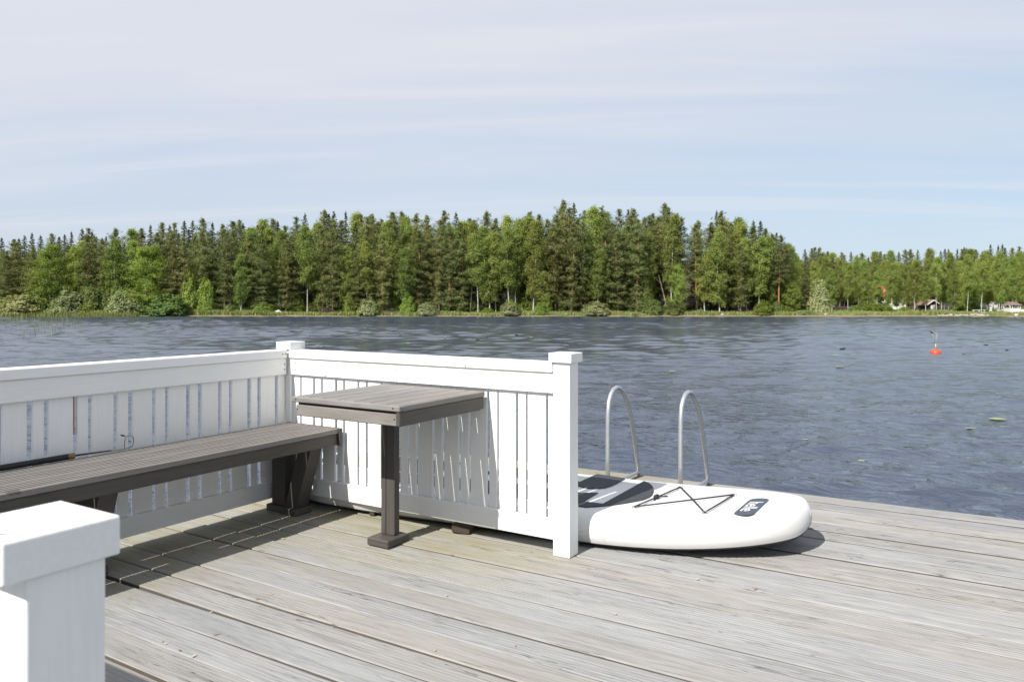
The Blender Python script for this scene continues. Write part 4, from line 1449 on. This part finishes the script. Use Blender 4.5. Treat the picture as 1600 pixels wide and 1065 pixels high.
# ------------------------------------------------------------------ deck
def grooved(name, length, width, thick, grooves, mat, depth=0.0035, seg=10, wob=0.0025, seed=0, steep=0.30, edge=None):
    """decking board along x with a grooved top, z = 0 at its top; slightly bowed"""
    r = random.Random(seed)
    prof = [(-width / 2, -thick), (-width / 2, -0.005), (-width / 2 + 0.004, -0.0008)]
    pitch = (width - 0.016) / grooves
    for g in range(grooves):
        y = -width / 2 + 0.008 + g * pitch
        gw = pitch * 0.36
        c = y + pitch / 2
        dp = depth * r.uniform(0.5, 1.1)
        prof += [(c - gw / 2, 0), (c - gw * steep, -dp), (c + gw * steep, -dp), (c + gw / 2, 0)]
    prof += [(width / 2 - 0.004, -0.0008), (width / 2, -0.005), (width / 2, -thick)]
    n = len(prof)
    V, Fc = [], []
    p1, p2 = r.uniform(0, 6), r.uniform(0, 6)
    for i in range(seg + 1):
        x = -length / 2 + length * i / seg
        wy = wob * math.sin(x * 0.9 + p1) + wob * 0.5 * math.sin(x * 2.3 + p2)
        wz = wob * 0.6 * math.sin(x * 1.3 + p2)
        cup = wob * 0.5 * math.sin(x * 0.7 + p1)
        for y, z in prof:
            V.append((x, y + wy, z + wz + cup * y * 10))
    for i in range(seg):
        for j in range(n):
            k = (j + 1) % n
            Fc.append((i * n + j, (i + 1) * n + j, (i + 1) * n + k, i * n + k))
    Fc.append(tuple(range(n)))
    Fc.append(tuple(seg * n + j for j in range(n))[::-1])
    me = mesh_from(name, V, Fc, mat)
    if edge is not None:
        me.materials.append(edge)
        for i in range(seg):
            for j in (0, n - 2, n - 1):
                me.polygons[i * n + j].material_index = 1
    return me


deck = bpy.data.objects.new('deck', None)
COL.objects.link(deck)
tag(deck, kind='structure')
M_edge = plain('damp_board_edge', (0.095, 0.082, 0.068), 0.9, 0, 0.35, 14)
DX0, DX1 = -3.93, 3.4
LEN = DX1 - DX0
variants = [grooved('deck_board', LEN, 0.1462, 0.028, 7, M_deck, (0.0042, 0.0030, 0.0048, 0.0036, 0.0004, 0.0008, 0.0003, 0.0012)[s], 14, 0.0030, s, 0.30, M_edge) for s in range(8)]
for k in range(-21, 20):
    y = 2.18 + 0.1525 * (k + 0.5)
    slope = 0.028 * min(1, max(0, (y - 3.5) / 1.7))
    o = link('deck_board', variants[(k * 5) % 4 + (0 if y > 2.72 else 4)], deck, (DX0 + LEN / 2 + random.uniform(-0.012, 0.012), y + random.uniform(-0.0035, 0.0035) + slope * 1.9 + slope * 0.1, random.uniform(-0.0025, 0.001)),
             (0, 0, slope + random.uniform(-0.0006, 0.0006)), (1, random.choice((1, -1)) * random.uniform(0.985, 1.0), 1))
M_beam = plain('old_beam', (0.10, 0.08, 0.06), 0.9, 0, 0.3, 6)
for x in (-3.8, -2.8, -1.8, -0.8, 0.2, 1.2, 2.2, 3.2):
    box('joist', (x - 0.024, x + 0.024), (-0.95, 5.12), (-0.20, -0.031), M_beam, deck, 0.002)
for y in (0.2, 2.6, 4.9):
    box('beam', (-3.85, 3.3), (y - 0.05, y + 0.05), (-0.36, -0.203), M_beam, deck, 0.004)
for x in (-3.6, -0.6, 2.4):
    for y in (0.2, 2.6, 4.9):
        link('pile', tube_mesh('pile', [(x, y, -0.36), (x, y, -3.2)], 0.07, M_beam, 10), deck)

# ------------------------------------------------------------------ railings
T = 0.022


def post(x, y, s, z0, parent, capz=(0.946, 0.993), cap=0.0625, bv=0.0035, off=(0.0, 0.0)):
    h = s / 2
    p = box('post', (x - h, x + h), (y - h, y + h), (z0, capz[0]), M_wz, parent, bv, 2)
    c = box('post_cap', (x + off[0] - cap, x + off[0] + cap), (y + off[1] - cap, y + off[1] + cap), (capz[0] + 0.0005, capz[1]), M_wx, p, bv, 2)
    return p


YR = 3.345        # inner face of the right-hand railing
t = thing('railing', 'white slatted railing behind the table, ending at a capped post beside the paddle board', 'railing', (-2.8, YR, 0))
post(-1.807, YR + 0.047, 0.092, 0.0, t)
post(-3.752, YR + 0.052, 0.092, 0.0, t)
XR0, XR1 = -3.700, -1.8535
box('top_rail', (XR0, XR1), (YR - 0.012, YR + 0.085), (0.896, 0.946), M_wx, t, 0.005, 2)
box('upper_board', (XR0, XR1), (YR + 0.001, YR + 0.021), (0.793, 0.895), M_wx, t, 0.003)
box('lower_board', (XR0, XR1), (YR + 0.001, YR + 0.021), (0.076, 0.178), M_wx, t, 0.003)
ys = (YR + 0.0235, YR + 0.0385)
SL = [(-3.690, -3.640), (-3.626, -3.529), (-3.512, -3.462), (-3.446, -3.346), (-3.327, -3.280), (-3.265, -3.166), (-3.151, -3.102), (-3.086, -2.988), (-2.972, -2.922), (-2.906, -2.858),
      (-2.843, -2.791), (-2.779, -2.731), (-2.719, -2.614), (-2.602, -2.549), (-2.537, -2.441), (-2.429, -2.373), (-2.362, -2.259), (-2.244, -2.195), (-2.185, -2.083), (-2.069, -2.023), (-2.012, -1.907), (-1.894, -1.860)]
for a, b_ in SL:
    box('slat', (a, b_), ys, (0.09 + random.uniform(-.008, .008), 0.885), M_wz, t, 0.0025)

for xx, zz in ((-3.655, 0.866), (-3.655, 0.822), (-3.40, 0.80), (-2.86, 0.862), (-2.37, 0.905)):
    yy = YR - 0.0125 if zz > 0.9 else YR + 0.0008
    link('screw', tube_mesh('screw', [(0, 0.002, 0), (0, -0.0008, 0)], 0.0042, M_screw, 8), t, wloc(t, (xx, yy, zz)))
XL = -3.722       # inner face of the left-hand railing
t = thing('railing', 'long white slatted railing running behind the bench', 'railing', (XL, 1.9, 0))
Y0, Y1 = 0.50, YR - 0.014
box('top_rail', (XL - 0.085, XL + 0.012), (Y0, Y1), (0.896, 0.946), M_wy, t, 0.005, 2)
box('upper_board', (XL - 0.021, XL - 0.001), (Y0, YR - 0.006), (0.793, 0.895), M_wy, t, 0.003)
box('lower_board', (XL - 0.021, XL - 0.001), (Y0, YR - 0.006), (0.056, 0.158), M_wy, t, 0.003)
xs = (XL - 0.0375, XL - 0.0235)
SLY = [(1.73, 1.835), (1.859, 1.91), (1.93, 2.045), (2.063, 2.117), (2.134, 2.245), (2.265, 2.322), (2.345, 2.454), (2.473, 2.529), (2.547, 2.655), (2.677, 2.729), (2.751, 2.86), (2.88, 2.933), (2.951, 3.062), (3.086, 3.136), (3.157, 3.268), (3.289, 3.345)]
y = 1.712
w = 0.052
while y > 0.6:
    SLY.append((y - w, y))
    y -= w + 0.019
    w = 0.108 if w < 0.08 else 0.052
for a, b_ in SLY:
    box('slat', xs, (a, b_), (0.072 + random.uniform(-.006, .006), 0.885), M_wz, t, 0.0025)

box('bare_wood_edge', (XL - 0.040, XL - 0.0225), (2.0445, 2.0505), (0.61, 0.791), M_bare, t, 0.001)
for yy, zz in ((3.318, 0.921), (3.296, 0.921), (3.322, 0.858), (3.322, 0.826)):
    xx = XL + 0.0125 if zz > 0.9 else XL - 0.0008
    link('screw', tube_mesh('screw', [(-0.002, 0, 0), (0.0008, 0, 0)], 0.0042, M_screw, 8), t, wloc(t, (xx, yy, zz)))

# near railing: only its end post is in view, the rest throws its shadow into the picture
YN = 0.445
t = thing('railing', 'white railing close to the camera, seen by its big capped end post', 'railing', (-2.0, YN, 0))
p = post(-0.882, 0.4525, 0.084, 0.0, t, (0.966, 1.010), 0.0615, 0.0025, (-0.0125, -0.0065))
cr = mesh_from('paint_crack', [(-0.020, -0.004, 0), (-0.006, -0.006, 0.0), (0.020, 0.001, 0), (0.018, 0.005, 0), (-0.004, 0.001, 0), (-0.019, 0.003, 0)], [(0, 1, 4, 5), (1, 2, 3, 4)], M_raw)
cp = p.children[0]
link('paint_crack', cr, cp, Vector((0.030, -0.042, 0.0222)), (0, 0, 0.75), (0.36, 0.45, 1))
post(-3.765, YN, 0.092, 0.0, t)
box('top_rail', (-3.716, -0.934), (YN - 0.05, YN + 0.047), (0.896, 0.946), M_wx, t, 0.005, 2)
box('upper_board', (-3.716, -0.934), (YN + 0.012, YN + 0.032), (0.793, 0.895), M_wx, t, 0.003)
box('lower_board', (-3.716, -0.934), (YN + 0.012, YN + 0.032), (0.076, 0.178), M_wx, t, 0.003)
x = -3.70
w = 0.10
while x < -0.99:
    box('slat', (x, min(x + w, -0.94)), (YN - 0.011, YN + 0.009), (0.09, 0.885), M_wz, t, 0.0025)
    x += w + 0.014
    w = 0.05 if w > 0.08 else 0.10

# ------------------------------------------------------------------ bench
t = thing('bench', 'long grey-brown wooden bench with grooved seat boards along the left railing', 'bench', (-3.48, 1.9, 0))
ZB = 0.505
BY0, BY1 = 0.56, 3.310
bl = BY1 - BY0
bvar = [grooved('seat_board', bl, 0.1395, 0.028, 4, M_sx, 0.0110, 8, 0.0012, 40 + s, 0.46) for s in range(3)]
for i in range(3):
    xc = -3.258 - 0.0715 - i * 0.1485
    link('seat_board', bvar[i], t, wloc(t, (xc, (BY0 + BY1) / 2, ZB)), (0, 0, PI / 2))
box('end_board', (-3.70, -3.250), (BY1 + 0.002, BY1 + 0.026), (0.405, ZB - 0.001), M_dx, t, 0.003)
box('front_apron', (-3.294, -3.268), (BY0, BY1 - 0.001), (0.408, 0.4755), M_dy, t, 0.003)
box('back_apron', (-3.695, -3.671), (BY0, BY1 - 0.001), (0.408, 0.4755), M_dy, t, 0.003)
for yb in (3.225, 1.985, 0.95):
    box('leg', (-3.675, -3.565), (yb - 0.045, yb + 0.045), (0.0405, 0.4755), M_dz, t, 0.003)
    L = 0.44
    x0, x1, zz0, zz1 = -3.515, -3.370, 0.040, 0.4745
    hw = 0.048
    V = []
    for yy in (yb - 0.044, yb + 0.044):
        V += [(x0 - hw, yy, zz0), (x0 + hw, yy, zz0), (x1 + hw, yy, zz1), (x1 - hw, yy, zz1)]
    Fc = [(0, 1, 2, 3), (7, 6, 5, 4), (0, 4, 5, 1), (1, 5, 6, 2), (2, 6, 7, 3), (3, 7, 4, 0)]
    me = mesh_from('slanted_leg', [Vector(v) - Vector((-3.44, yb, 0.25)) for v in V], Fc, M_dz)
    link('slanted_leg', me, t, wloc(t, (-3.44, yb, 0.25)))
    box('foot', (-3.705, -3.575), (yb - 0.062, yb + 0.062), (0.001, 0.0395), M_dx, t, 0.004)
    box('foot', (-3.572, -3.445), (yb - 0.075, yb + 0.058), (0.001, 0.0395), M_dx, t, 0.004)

# ------------------------------------------------------------------ table
t = thing('table', 'small grey-brown plank table fixed to the railing and standing on one leg', 'table', (-2.58, 3.0, 0))
TX0, TX1, TY0, TY1, ZT = -2.926, -2.243, 2.652, 3.334, 0.782
npl = 7
pw = (TX1 - TX0) / npl
for i in range(npl):
    box('plank', (TX0 + i * pw + 0.0022, TX0 + (i + 1) * pw - 0.0022), (TY0 + 0.0265, TY1), (ZT - 0.028, ZT + random.uniform(-.001, .0008)), M_sy, t, 0.004)
fs = box('front_strip', (TX0, TX1), (TY0, TY0 + 0.0245), (ZT - 0.0265, ZT - 0.0005), M_sx, t, 0.004)
fa = box('front_apron', (TX0 + 0.022, TX1 - 0.026), (TY0 + 0.012, TY0 + 0.038), (0.689, 0.743), M_sx, t, 0.004)
for f_, zc in ((fs, 0.002), (fa, 0.004)):
    for x in (-0.31, 0.305):
        link('screw', tube_mesh('screw', [(0, 0.002, 0), (0, -0.0012, 0)], 0.0042, M_screw, 8), f_, (x, -0.0124 if f_ is fs else -0.013, zc))
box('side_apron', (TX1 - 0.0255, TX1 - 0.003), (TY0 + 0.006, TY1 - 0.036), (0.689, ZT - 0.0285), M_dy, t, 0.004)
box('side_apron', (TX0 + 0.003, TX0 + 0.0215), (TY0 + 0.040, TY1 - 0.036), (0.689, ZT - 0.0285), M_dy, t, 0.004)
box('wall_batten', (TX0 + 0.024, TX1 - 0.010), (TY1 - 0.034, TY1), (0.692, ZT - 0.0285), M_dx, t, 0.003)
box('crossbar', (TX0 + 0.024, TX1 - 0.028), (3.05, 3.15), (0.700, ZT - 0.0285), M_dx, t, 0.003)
box('gap_blocker', (TX0 + 0.024, TX1 - 0.028), (TY0 + 0.040, TY0 + 0.075), (0.689, ZT - 0.0285), M_dx, t, 0.003)  # added dark filler, stops sunlit railing showing through the gap above the apron
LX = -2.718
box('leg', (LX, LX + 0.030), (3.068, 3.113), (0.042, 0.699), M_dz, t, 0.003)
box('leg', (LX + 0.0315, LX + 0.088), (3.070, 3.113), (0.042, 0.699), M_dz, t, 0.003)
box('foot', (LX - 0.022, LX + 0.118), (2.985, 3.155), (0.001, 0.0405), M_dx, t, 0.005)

# wooden blocks wedged under the railing
for (px_, py_, sx, sy, lab) in ((588, 803, 0.035, 0.04, 'small raw wood block under the railing left of the table leg'), (733, 827, 0.11, 0.05, 'longer dark wood block under the railing right of the table leg')):
    p = ground(px_, py_)
    o = link('wood_block', box_mesh(sx, sy, 0.045, M_raw, 0.003), None, (p.x, YR + 0.075, 0.0235), (0, 0, 0.1))
    tag(o, lab, 'wood block')

# rod with a padded grip lying at the back of the bench
RZ = ZB + 0.0145
t = thing('rod', 'black rod with a padded grip and a cord loop lying on the bench', 'rod', (-3.695, 1.9, RZ))
P_ = lambda y, z=0.0, x=0.0: (-3.690 + x - (-3.695), y - 1.9, z)
link('grip', tube_mesh('grip', [P_(1.20), P_(1.985)], 0.0135, M_black, 14), t)
link('end_ring', tube_mesh('end_ring', [P_(1.986), P_(2.018)], 0.0138, M_cork, 14), t)
link('shaft', tube_mesh('shaft', [P_(2.016, 0.0), P_(2.195, -0.005)], [0.0045, 0.003], M_black, 8), t)
link('ferrule', tube_mesh('ferrule', [P_(2.195, -0.005), P_(2.275, -0.008)], 0.0042, M_pale, 8), t)
lp = [P_(2.275, -0.008)]
for a in np.linspace(-1.2, 3.3, 16):
    lp.append(P_(2.292 + 0.024 * math.cos(a), 0.024 + 0.031 * math.sin(a)))
lp += [P_(2.266, 0.004), P_(2.268, -0.006)]
link('cord_loop', tube_mesh('cord_loop', lp, 0.0016, M_cord, 6), t)
link('knot', tube_mesh('knot', [P_(2.246, 0.064), P_(2.258, 0.059), P_(2.272, 0.054)], [0.002, 0.005, 0.002], M_cord, 6), t)

# ------------------------------------------------------------------ paddle board
t = thing('paddle_board', 'white inflatable paddle board with dark deck pad lying behind the railing', 'paddle board', (-2.3, 4.0, 0))
AX = 0.105                                   # angle of the board's axis
NOSE = Vector((-0.790, 4.085, 0))
SLEN, HW, TH = 3.45, 0.462, 0.166
ca_, sa_ = math.cos(AX), math.sin(AX)


def sup_pt(s, v, z):
    """s metres back from the nose, v metres to the far side"""
    return Vector((NOSE.x - s * ca_ - v * sa_, NOSE.y - s * sa_ + v * ca_, z))


def rocker(s):
    n = max(0, 1.05 - s)
    return 0.006 + 0.075 * n ** 2.0 + 0.02 * max(0, s - 2.6) ** 2


def half_w(s):
    if s < 1.25:
        q = 1 - s / 1.25
        return HW * max(0.0, 1 - q ** 2.6) ** 0.47
    if s > 2.3:
        q = (s - 2.3) / (SLEN - 2.3)
        return HW * max(0.0, 1 - q ** 2.4 * 0.9) ** 0.6
    return HW


ss = np.concatenate([1.25 * (1 - np.cos(np.linspace(0.0, PI / 2, 26))) + 0.0004, np.linspace(1.35, SLEN, 22)])
NC = 28
Vt, Ft = [], []
R = TH / 2
for s in ss:
    hw = half_w(s)
    rr = min(R, hw * 0.98)
    vz = R * math.sqrt(max(0.0, 1 - (1 - min(1.0, (s + 0.004) / R)) ** 2))
    for j in range(NC):
        a = 2 * PI * j / NC
        cx_, cz_ = math.cos(a), math.sin(a)
        yv = (hw - rr) * (1 if cx_ > 1e-6 else -1 if cx_ < -1e-6 else 0) + rr * math.copysign(abs(cx_) ** 0.85, cx_)
        zv = vz * math.copysign(abs(cz_) ** 0.85, cz_)
        Vt.append(sup_pt(s, yv, rocker(s) + R + zv) - Vector((-2.3, 4.0, 0)))
low = set()
white, black = [], []
for i in range(len(ss) - 1):
    for j in range(NC):
        k = (j + 1) % NC
        q = (i * NC + j, i * NC + k, (i + 1) * NC + k, (i + 1) * NC + j)
        am = 2 * PI * (j + 0.5) / NC
        (black if math.sin(am) < -0.70 else white).append(q)
white.append(tuple(range(NC)))
white.append(tuple((len(ss) - 1) * NC + j for j in range(NC))[::-1])


def sub_mesh(name, faces, mat):
    used = sorted({i for f in faces for i in f})
    mp_ = {o: n for n, o in enumerate(used)}
    return mesh_from(name, [Vt[i] for i in used], [tuple(mp_[i] for i in f) for f in faces], mat, True)


M_sup, _t, _b = new_mat('board_skin')
_tc = _t.nodes.new('ShaderNodeTexCoord')
_n = noise(_t, _tc.outputs['Object'], 2.5, 3)
_mp = _t.nodes.new('ShaderNodeMapping')
_mp.inputs['Rotation'].default_value = (0.6, 0.3, 0)
_mp.inputs['Scale'].default_value = (1, 5, 2)
_t.links.new(_tc.outputs['Object'], _mp.inputs[0])
_sm = noise(_t, _mp.outputs[0], 14, 4, 0.7)
_sx = _t.nodes.new('ShaderNodeSeparateXYZ')
_t.links.new(_tc.outputs['Object'], _sx.inputs[0])
# grass smears low on the side of the board near the railing
_in = math_node(_t, 'MULTIPLY', ramp(_t, math_node(_t, 'SUBTRACT', 0.78, _sx.outputs[0]), ((0.0, 0.0), (0.18, 1.0))), ramp(_t, _sx.outputs[2], ((0.02, 0.6), (0.08, 1.0), (0.125, 0.0))))
_c = mixc(_t, _n, (0.67, 0.665, 0.65), (0.70, 0.695, 0.68))
_c = mixc(_t, math_node(_t, 'MULTIPLY', ramp(_t, _sm, ((0.52, 0.0), (0.72, 0.8))), _in), _c, (0.42, 0.36, 0.24))
_t.links.new(_c, _b.inputs['Base Color'])
_b.inputs['Roughness'].default_value = 0.36
hull = link('hull', sub_mesh('hull', white, M_sup), t)
link('underside', sub_mesh('underside', black, M_hullb), t)
# seam band along the lower rail
for sgn in (-1, 1):
    pts = []
    for s in ss[1:]:
        hw = half_w(s)
        rr = min(R, hw * 0.98)
        a = -0.72
        vz = R * math.sqrt(max(0.0, 1 - (1 - min(1.0, (s + 0.004) / R)) ** 2))
        pts.append(sup_pt(s, sgn * ((hw - rr) + rr * math.cos(a) ** 0.85 + 0.0005), rocker(s) + R - vz * abs(math.sin(a)) ** 0.85) - Vector((-2.3, 4.0, 0)))
    link('seam', tube_mesh('seam', pts, 0.0028, M_seam, 6), t)


def top_z(p):
    q = Vector((p[0], p[1], 0)) - NOSE
    s = -(q.x * ca_ + q.y * sa_)
    return rocker(max(0, s)) + TH


def on_board(px_, py_):
    z = 0.165
    for _ in range(4):
        p = ground(px_, py_, z)
        z = top_z(p)
    return Vector((p.x, p.y, z))


TO = Vector((-2.3, 4.0, 0))


def patch_mesh(name, poly, mat, lift, cell=0.03, th=0.004):
    """thin sheet of the outline poly (world xy) laid on the board's top"""
    bm = bmesh.new()
    vs = [bm.verts.new((p[0], p[1], 0)) for p in poly]
    bm.faces.new(vs)
    xs_ = [p[0] for p in poly]
    x = min(xs_) + cell
    while x < max(xs_):
        bmesh.ops.bisect_plane(bm, geom=bm.verts[:] + bm.edges[:] + bm.faces[:], plane_co=(x, 0, 0), plane_no=(1, 0, 0))
        x += cell
    bmesh.ops.triangulate(bm, faces=bm.faces[:])
    ex = bmesh.ops.extrude_face_region(bm, geom=bm.faces[:])
    top = [v for v in ex['geom'] if isinstance(v, bmesh.types.BMVert)]
    ts = set(top)
    for v in bm.verts:
        z = top_z(v.co)
        v.co = Vector((v.co.x, v.co.y, z + (lift + th if v in ts else lift))) - TO
    return bm_mesh(name, bm, mat)


C6 = lambda pts: [on_board(840 + x / 6.655, 720 + y / 6.655) for x, y in pts]
padA = C6([(440, 222), (530, 180), (620, 141), (760, 162), (910, 186), (840, 226), (770, 262), (700, 284), (610, 292), (520, 288), (440, 268)])
padA = [(-2.75, 4.02, 0), (-2.62, 4.26, 0)] + [(p.x, p.y, 0) for p in padA]
padB = C6([(1105, 214), (1150, 230), (1185, 256), (1206, 290), (1206, 325), (1190, 360), (1160, 385), (1100, 408), (1000, 428), (900, 445), (800, 460), (700, 470), (600, 478), (500, 483), (440, 474)])
padB = [(p.x, p.y, 0) for p in padB]
inB = [(p.x, p.y, 0) for p in C6([(440, 337), (630, 335), (475, 425), (680, 450), (890, 334)])]
last = padB[-1]
padB = padB + [(-2.45, last[1] - 0.03, 0), (-3.2, last[1] - 0.09, 0), (-3.2, last[1] + 0.10, 0), (-2.45, inB[0][1] + 0.0, 0)] + inB
link('deck_pad', patch_mesh('deck_pad', padA, M_pad, 0.0015), t)
link('deck_pad', patch_mesh('deck_pad', padB, M_pad, 0.0015), t)
padC = [sup_pt(2.2, -0.02, 0), sup_pt(3.1, -0.05, 0), sup_pt(3.1, 0.30, 0), sup_pt(2.2, 0.34, 0)]
link('deck_pad', patch_mesh('deck_pad', padC, M_pad, 0.0015), t)
# printed label and its lettering, read from the far side
LC = (on_board(1143, 802) + on_board(1172, 781) + on_board(1205, 781) + on_board(1178, 802)) / 4
lw, lh = 0.36, 0.100
poly = []
for cx_, cy_, a0 in ((1, 1, 0), (-1, 1, 1), (-1, -1, 2), (1, -1, 3)):
    for q in range(6):
        a = (a0 + q / 5) * PI / 2
        rad = 0.047
        poly.append((LC.x + cx_ * (lh / 2 - rad) + rad * math.cos(a), LC.y + cy_ * (lw / 2 - rad) + rad * math.sin(a), 0))
link('label', patch_mesh('label', poly, M_label, 0.0008, 0.02, 0.0012), t)
cu = bpy.data.curves.new('lettering', 'FONT')
cu.body = 'helle'
cu.size = 0.105
cu.align_x = 'CENTER'
cu.offset = 0.0006
cu.resolution_u = 4
tmp = bpy.data.objects.new('lettering', cu)
COL.objects.link(tmp)
me = bpy.data.meshes.new_from_object(tmp.evaluated_get(bpy.context.evaluated_depsgraph_get()))
bpy.data.objects.remove(tmp)
for v in me.vertices:
    tx, ty = v.co.x, v.co.y - 0.036
    w_ = Vector((LC.x + ty * 0.95, LC.y - tx * 1.02, 0))
    v.co = Vector((w_.x, w_.y, top_z(w_) + 0.0026)) - TO
me.materials.clear()
me.materials.append(M_white)
link('lettering', me, t)
# bungee cord, its rings and the cord lock
an = [on_board(*q) for q in ((991, 794), (1063, 763), (1101, 803), (1147, 775))]
for a, b_ in ((0, 1), (1, 2), (2, 3), (3, 0)):
    pa, pb = an[a] - TO, an[b_] - TO
    up = Vector((0, 0, 0.010))
    lift = 0.004 if a == 1 else 0.0
    link('bungee_cord', tube_mesh('bungee_cord', [pa + up, (pa + pb) / 2 + up * 0.9 + Vector((0, 0, lift)), pb + up], 0.0042, M_cord, 8), t)
for p in an:
    disc = [(p.x + 0.038 * math.cos(a), p.y + 0.038 * math.sin(a), 0) for a in np.linspace(0, 2 * PI, 21)[:-1]]
    link('ring_patch', patch_mesh('ring_patch', disc, M_white, 0.0004, 0.03, 0.0018), t)
    link('ring', tube_mesh('ring', [p - TO + Vector((0.013 * math.cos(a), 0.013 * math.sin(a), 0.006 + 0.006 * math.sin(a))) for a in np.linspace(0, 2 * PI, 13)[:-1]], 0.0028, M_steel, 6, closed=True), t)
kp = an[0].lerp(an[1], 0.46) - TO + Vector((0, 0, 0.012))
dv = (an[1] - an[0]).normalized()
kn = link('cord_lock', tube_mesh('cord_lock', [kp - dv * 0.024, kp - dv * 0.012, kp + dv * 0.012, kp + dv * 0.024], [0.006, 0.013, 0.013, 0.006], M_cord, 10), t)
link('cord_tail', tube_mesh('cord_tail', [kp + dv * 0.02, kp + dv * 0.06 + Vector((0.014, -0.02, -0.004)), kp + dv * 0.09 + Vector((0.03, -0.03, -0.005))], 0.0035, M_cord, 6), t)
link('cord_tail', tube_mesh('cord_tail', [kp - dv * 0.02, kp - dv * 0.04 + Vector((0.01, -0.01, -0.006))], 0.0035, M_cord, 6), t)

# ------------------------------------------------------------------ swimming ladder
t = thing('swimming_ladder', 'galvanised steel swimming ladder with two arched handrails at the deck edge', 'ladder', (-1.93, 5.2, 0))
for xf, xo in ((-2.210, -2.172), (-1.706, -1.668)):
    path = [(4.745, 0.004), (4.745, 0.20), (4.746, 0.42), (4.750, 0.50), (4.762, 0.575), (4.787, 0.617), (4.825, 0.648), (4.870, 0.657), (4.915, 0.646), (4.960, 0.614), (5.010, 0.560), (5.052, 0.495), (5.080, 0.430), (5.11, 0.33), (5.170, 0.12), (5.215, -0.04), (5.262, -0.25), (5.275, -0.6), (5.275, -2.0)]
    pts = []
    for y_, z_ in path:
        f_ = (y_ - 4.745) / (5.275 - 4.745)
        pts.append((xf + (xo - xf) * f_ + 1.93, y_ - 5.2, z_))
    link('handrail', tube_mesh('handrail', pts, 0.0150, M_steel, 12), t)
    V0, V1 = Vector((xf + 1.93, 4.72 - 5.2, 0.012)), Vector((xo + 1.93, 5.195 - 5.2, 0.030))
    dvv = V1 - V0
    o = link('foot_bar', box_mesh(0.030, dvv.length, 0.012, M_steel, 0.002), t, (V0 + V1) / 2, (math.atan2(dvv.z, dvv.y), 0, -math.atan2(dvv.x, dvv.y)))
for z_ in (-0.35, -0.65, -0.95, -1.25, -1.55):
    link('rung', tube_mesh('rung', [(-2.158 + 1.93, 5.272 - 5.2, z_), (-1.682 + 1.93, 5.272 - 5.2, z_)], 0.013, M_steel, 10), t)

# ------------------------------------------------------------------ litter on the boards
M_lf = plain('dry_leaf', (0.26, 0.15, 0.08), 0.8, 0, 0.4, 40)
M_lf2 = plain('dry_petal', (0.50, 0.42, 0.30), 0.8, 0, 0.3, 40)
base = [mesh_from('dry_leaf', [(-.012, 0, .003), (-.003, .005, .001), (.013, .001, .005), (-.002, -.005, .002)], [(0, 1, 2, 3)], m_) for m_ in (M_lf, M_lf2)]
lit = [(254, 1003), (259, 1006), (280, 1017), (302, 1026), (336, 991), (425, 929), (402, 937), (441, 842), (571, 868), (697, 931), (805, 1010), (680, 1017), (1180, 921), (1090, 905), (830, 862), (838, 858), (704, 867), (330, 957), (520, 980), (960, 960)]
for i, (a, b_) in enumerate(lit):
    p = ground(a, b_)
    s = random.uniform(0.6, 1.3)
    o = link('dry_leaf', base[i % 2], None, (p.x, p.y, 0.003), (0, 0, random.uniform(0, 6)), (s, s, s))
    tag(o, 'tiny dry leaf scrap lying on the deck boards', 'leaf', 'dry leaf scraps on the deck')
